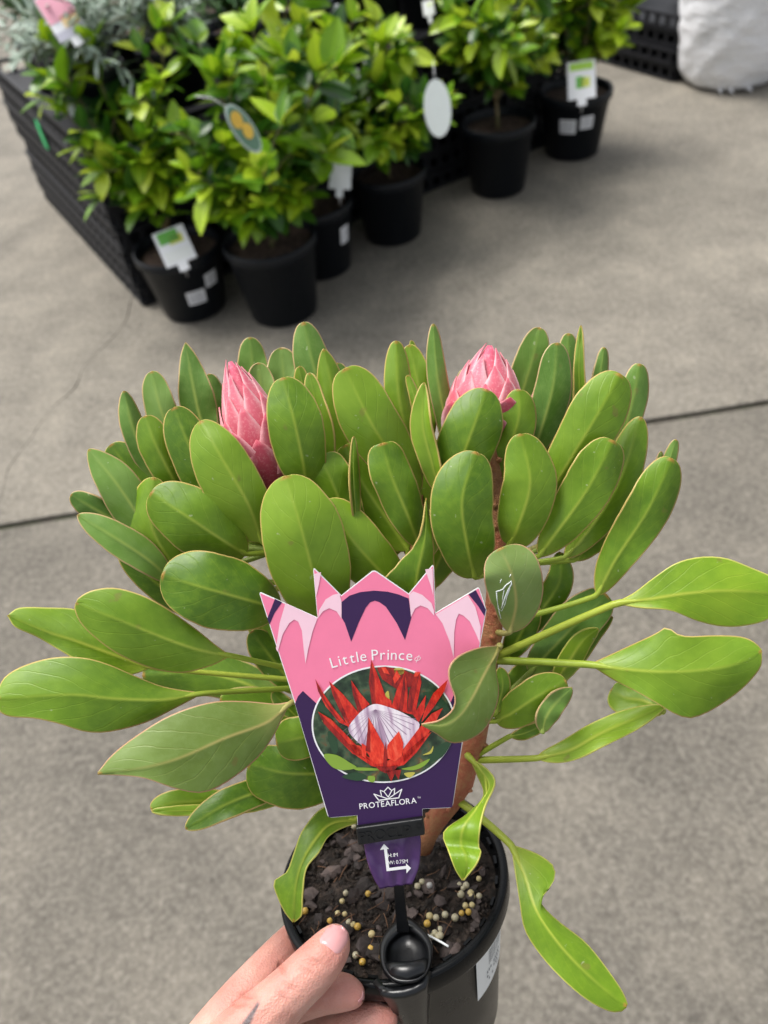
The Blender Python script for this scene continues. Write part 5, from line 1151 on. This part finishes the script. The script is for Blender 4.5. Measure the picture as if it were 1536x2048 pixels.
# ------------------------------------------------------------------ background: plants on the trays
def shrub(loc, R, H_, mat, label_pot, label_, seed, n, ll, lw, rx, hz, droop=.0, group_p='black pots standing on the trays'):
    rr = random.Random(seed); pt = empty('nursery_pot', loc, label_pot, 'pot', group_p)
    m = npot_mesh(R, H_, .8); o = m.obj('pot_wall', MAT_NPOT, None); o.location = loc; put_keep(o, pt)
    o = soil_disc(R - .01, H_ - .03).obj('mulch', MAT_BSOIL, None); o.location = loc; put_keep(o, pt)
    if not label_: return pt
    b0 = loc + Vector((0, 0, H_ - .03)); tr = empty('shrub', b0, label_, 'shrub'); st = MB(); cr = MB()
    for i in range(n):
        a = rr.uniform(0, 6.283); u = math.sqrt(rr.random()); e = b0 + Vector((rx * u * math.cos(a), rx * u * math.sin(a), hz * (1 - .75 * u * u * rr.random()) * rr.uniform(.5, 1) - droop * u)); c = catmull([tuple(b0), tuple(b0.lerp(e, .5) + Vector((0, 0, .05))), tuple(e)], 10)
        st.tube(c, [.0022 - .001 * k / 9 for k in range(10)], 5); ph = rr.uniform(0, 6)
        for k in range(13):
            f_ = .3 + .7 * k / 12; x = f_ * 9; j = min(int(x), 8); ps = c[j].lerp(c[j + 1], x - j); t = (c[j + 1] - c[j]).normalized(); ph += 2.4; av = t.cross(Vector((.1, .9, .3))).normalized(); bv = t.cross(av)
            d = (math.cos(ph) * av + math.sin(ph) * bv) * rr.uniform(.5, 1) + t * rr.uniform(.4, 1); d.normalize(); m3 = basis(d, rr.uniform(-.6, .6)); L = ll * rr.uniform(.7, 1.2); W = lw * rr.uniform(.8, 1.2); be = rr.uniform(-.1, .3)
            vv = []
            for (s, w) in ((0, .1), (.3, .8), (.6, 1), (.85, .6), (1, .05)):
                for v in (-1, 0, 1): vv.append(ps + m3 @ Vector((v * w * W / 2, s * L, -be * L * s * s + .2 * abs(v) * w * W / 2)))
            cr.add(vv, [(i_ * 3 + j_, i_ * 3 + j_ + 1, i_ * 3 + j_ + 4, i_ * 3 + j_ + 3) for i_ in range(4) for j_ in range(2)])
    st.obj('trunk', MAT_TWIG, tr); o = cr.obj('crown', mat, tr); o['kind'] = 'stuff'; return pt
def soft_leaf(name, a, b_):
    m, nt, bb = base_mat(name, rough=.6, spec=.3); nt.links.new(ramp(nt, noise_tex(nt, 14, 4, .6, geopos(nt)), [(.35, a), (.65, b_)]), bb.inputs['Base Color']); return m
SILVER = soft_leaf('silver_leaf', (.2, .27, .2), (.42, .5, .43)); DGRN = soft_leaf('dark_leaf', (.03, .09, .025), (.09, .19, .05)); VARI = soft_leaf('variegated_leaf', (.1, .16, .06), (.36, .4, .22))
def top_at(x, y, z): return G(x, y, z)
TP = TOPZ + .002
def on_top(u, v): return S0 + U * u + V * v + Vector((0, 0, TP))
ROWS = {}
def cell(k, j): ROWS[(k, j)] = 1; return on_top(.125 + .25 * k + rnd.uniform(-.01, .01), .125 + .25 * j + rnd.uniform(-.01, .01))
shrub(cell(0, 0), .105, .17, SILVER, 'black pot under the silver shrub with the pink tag', 'silver grey shrub with the pink flower tag, at the tray stack corner', 31, 40, .06, .014, .21, .3, .06)
shrub(cell(0, 1), .105, .17, SILVER, 'black pot under the silver shrub behind the pink tag', 'silver grey shrub directly behind the one with the pink tag', 32, 36, .06, .014, .22, .3, .04)
shrub(cell(1, 0), .105, .17, SILVER, 'black pot under the silver shrub between citrus branches', 'silver grey shrub half hidden behind the branching citrus', 41, 36, .06, .014, .18, .28, .02)
shrub(cell(2, 0), .105, .17, DGRN, 'black pot under the dull green shrub', 'dull green shrub on the trays behind the dense citrus', 33, 30, .05, .018, .17, .26)
shrub(cell(6, 0), .105, .17, DGRN, 'black pot under the dark shrub of the front tray row', 'dark shrub in the front tray row, behind the tall citrus', 36, 24, .05, .016, .16, .26)
shrub(cell(0, 2), .105, .17, DGRN, 'black pot behind the silver shrubs', 'dark green shrub behind the silver shrubs', 37, 26, .05, .016, .17, .25)
shrub(cell(3, 2), .105, .17, DGRN, 'black pot under the shrub in the third tray row', 'dark green shrub in the third tray row', 38, 26, .05, .016, .17, .27)
for k in range(8):
    for j in range(3):
        if (k, j) not in ROWS:
            shrub(cell(k, j), .11, .18, None, 'black pot of bare mulch standing among others on the trays', None, 50 + k, 0, 0, 0, 0, 0)
shrub(G(1345, 166) + U * .16 + V * .55 + Vector((0, 0, 4 * TH + .002)), .1, .15, VARI, 'black pot on the far low stack, under the pale shrub', 'pale variegated small-leaved shrub on the far low stack', 39, 40, .022, .014, .16, .16)
shrub(G(1345, 166) + U * .3 + V * .25 + Vector((0, 0, 4 * TH + .002)), .1, .15, DGRN, 'black pot on the far low stack, under the mid green shrub', 'mid green small-leaved shrub on the far low stack', 40, 34, .03, .016, .15, .17)
ds = dist(on_top(.12, .15), .3) - .12
plant_tag(122, 30, ds, M(62, ds), M(92, ds), 'pink flower tag standing in the silver shrub', .25, [(-.48, -.1, .48, .48, (.85, .4, .5)), (-.1, -.28, .45, -.02, (.85, .62, .3)), (-.48, -.48, .48, -.3, (.5, .5, .58))])
for (x, y, w, h, dd, lb) in ((668, 30, 26, 38, on_top(.9, .03), 'small white tag leaning at the front edge of the trays'), (857, 16, 22, 28, on_top(1.2, .03), 'small white tag at the tray edge above the tall citrus'), (742, 128, 26, 22, L4 + Vector((0, .05, .3)), 'small white tag among the top leaves of the low bushy citrus'), (712, 148, 14, 18, L4 + Vector((0, .05, .3)), 'tiny white tag low in the leaves beside the low bushy citrus'), (140, 212, 13, 40, on_top(.1, .0), 'narrow white tag on the black pot under the silver shrub')):
    q = dist(dd, .1); plant_tag(x, y, q, M(w, q), M(h, q), lb, .1, [])
# wrapped pot
wb = G(1448, 186); away = Vector((wb.x, wb.y, 0)).normalized(); wb = wb + away * .2
MAT_WRAP, nt, b = base_mat('white_plastic_wrap', (.78, .79, .82), .3, .5); p = objcoord(nt)
mp = N(nt, 'ShaderNodeMapping'); mp.inputs['Scale'].default_value = (6, 6, 22); mp.inputs['Rotation'].default_value = (.35, .25, 0); nt.links.new(p, mp.inputs[0]); wn_ = noise_tex(nt, 1.2, 6, .65, mp.outputs[0])
nt.links.new(ramp(nt, wn_, [(.35, (.76, .77, .79)), (.6, (.88, .88, .9))]), b.inputs['Base Color']); bump(nt, b, wn_, .8, .03)
wp_ = empty('wrapped_pot', wb, 'big round pot wrapped in crinkled white plastic on the concrete', 'pot')
prof = [(0, .0), (.16, .002), (.205, .02), (.232, .07), (.25, .16), (.262, .28), (.268, .42), (.262, .5), (.245, .515), (.235, .5), (.23, .44), (0, .44)]
vs = []; fs = []; SEG = 90; pc = catmull([(r, z, 0) for r, z in prof], 60)
for j in range(SEG):
    q = 2 * math.pi * j / SEG
    for i, c in enumerate(pc):
        w_ = .009 * noise.noise(Vector((math.cos(q) * 3, math.sin(q) * 3, c.y * 16 + math.cos(q * 2) * 1.5))) + .005 * noise.noise(Vector((math.cos(q) * 9, math.sin(q) * 9, c.y * 30)))
        r = max(0, c.x + w_ * min(1, c.x * 6)); vs.append(wb + Vector((r * math.cos(q), r * math.sin(q), max(.001, c.y))))
for j in range(SEG):
    for i in range(59): a = j * 60 + i; b_ = ((j + 1) % SEG) * 60 + i; fs.append((a, b_, b_ + 1, a + 1))
mesh_obj('plastic_wrap', vs, fs, MAT_WRAP, wp_)
m = soil_disc(.225, .445); o = m.obj('mulch', MAT_BSOIL, None); o.location = wb; put_keep(o, wp_)
m = MB()
for i in range(3):
    a = facing(wb) + (-.1, .12, .5)[i]; q = wb + Vector((.19 * math.cos(a), .19 * math.sin(a), .012)); m.tube([q, q + Vector((math.cos(a), math.sin(a), .2)) * .025, q + Vector((math.cos(a + .4), math.sin(a + .4), -.2)) * .035], [.012, .008, .003], 6)
m.obj('loose_wrap_end', MAT_WRAP, wp_)
scene.render.film_transparent = False
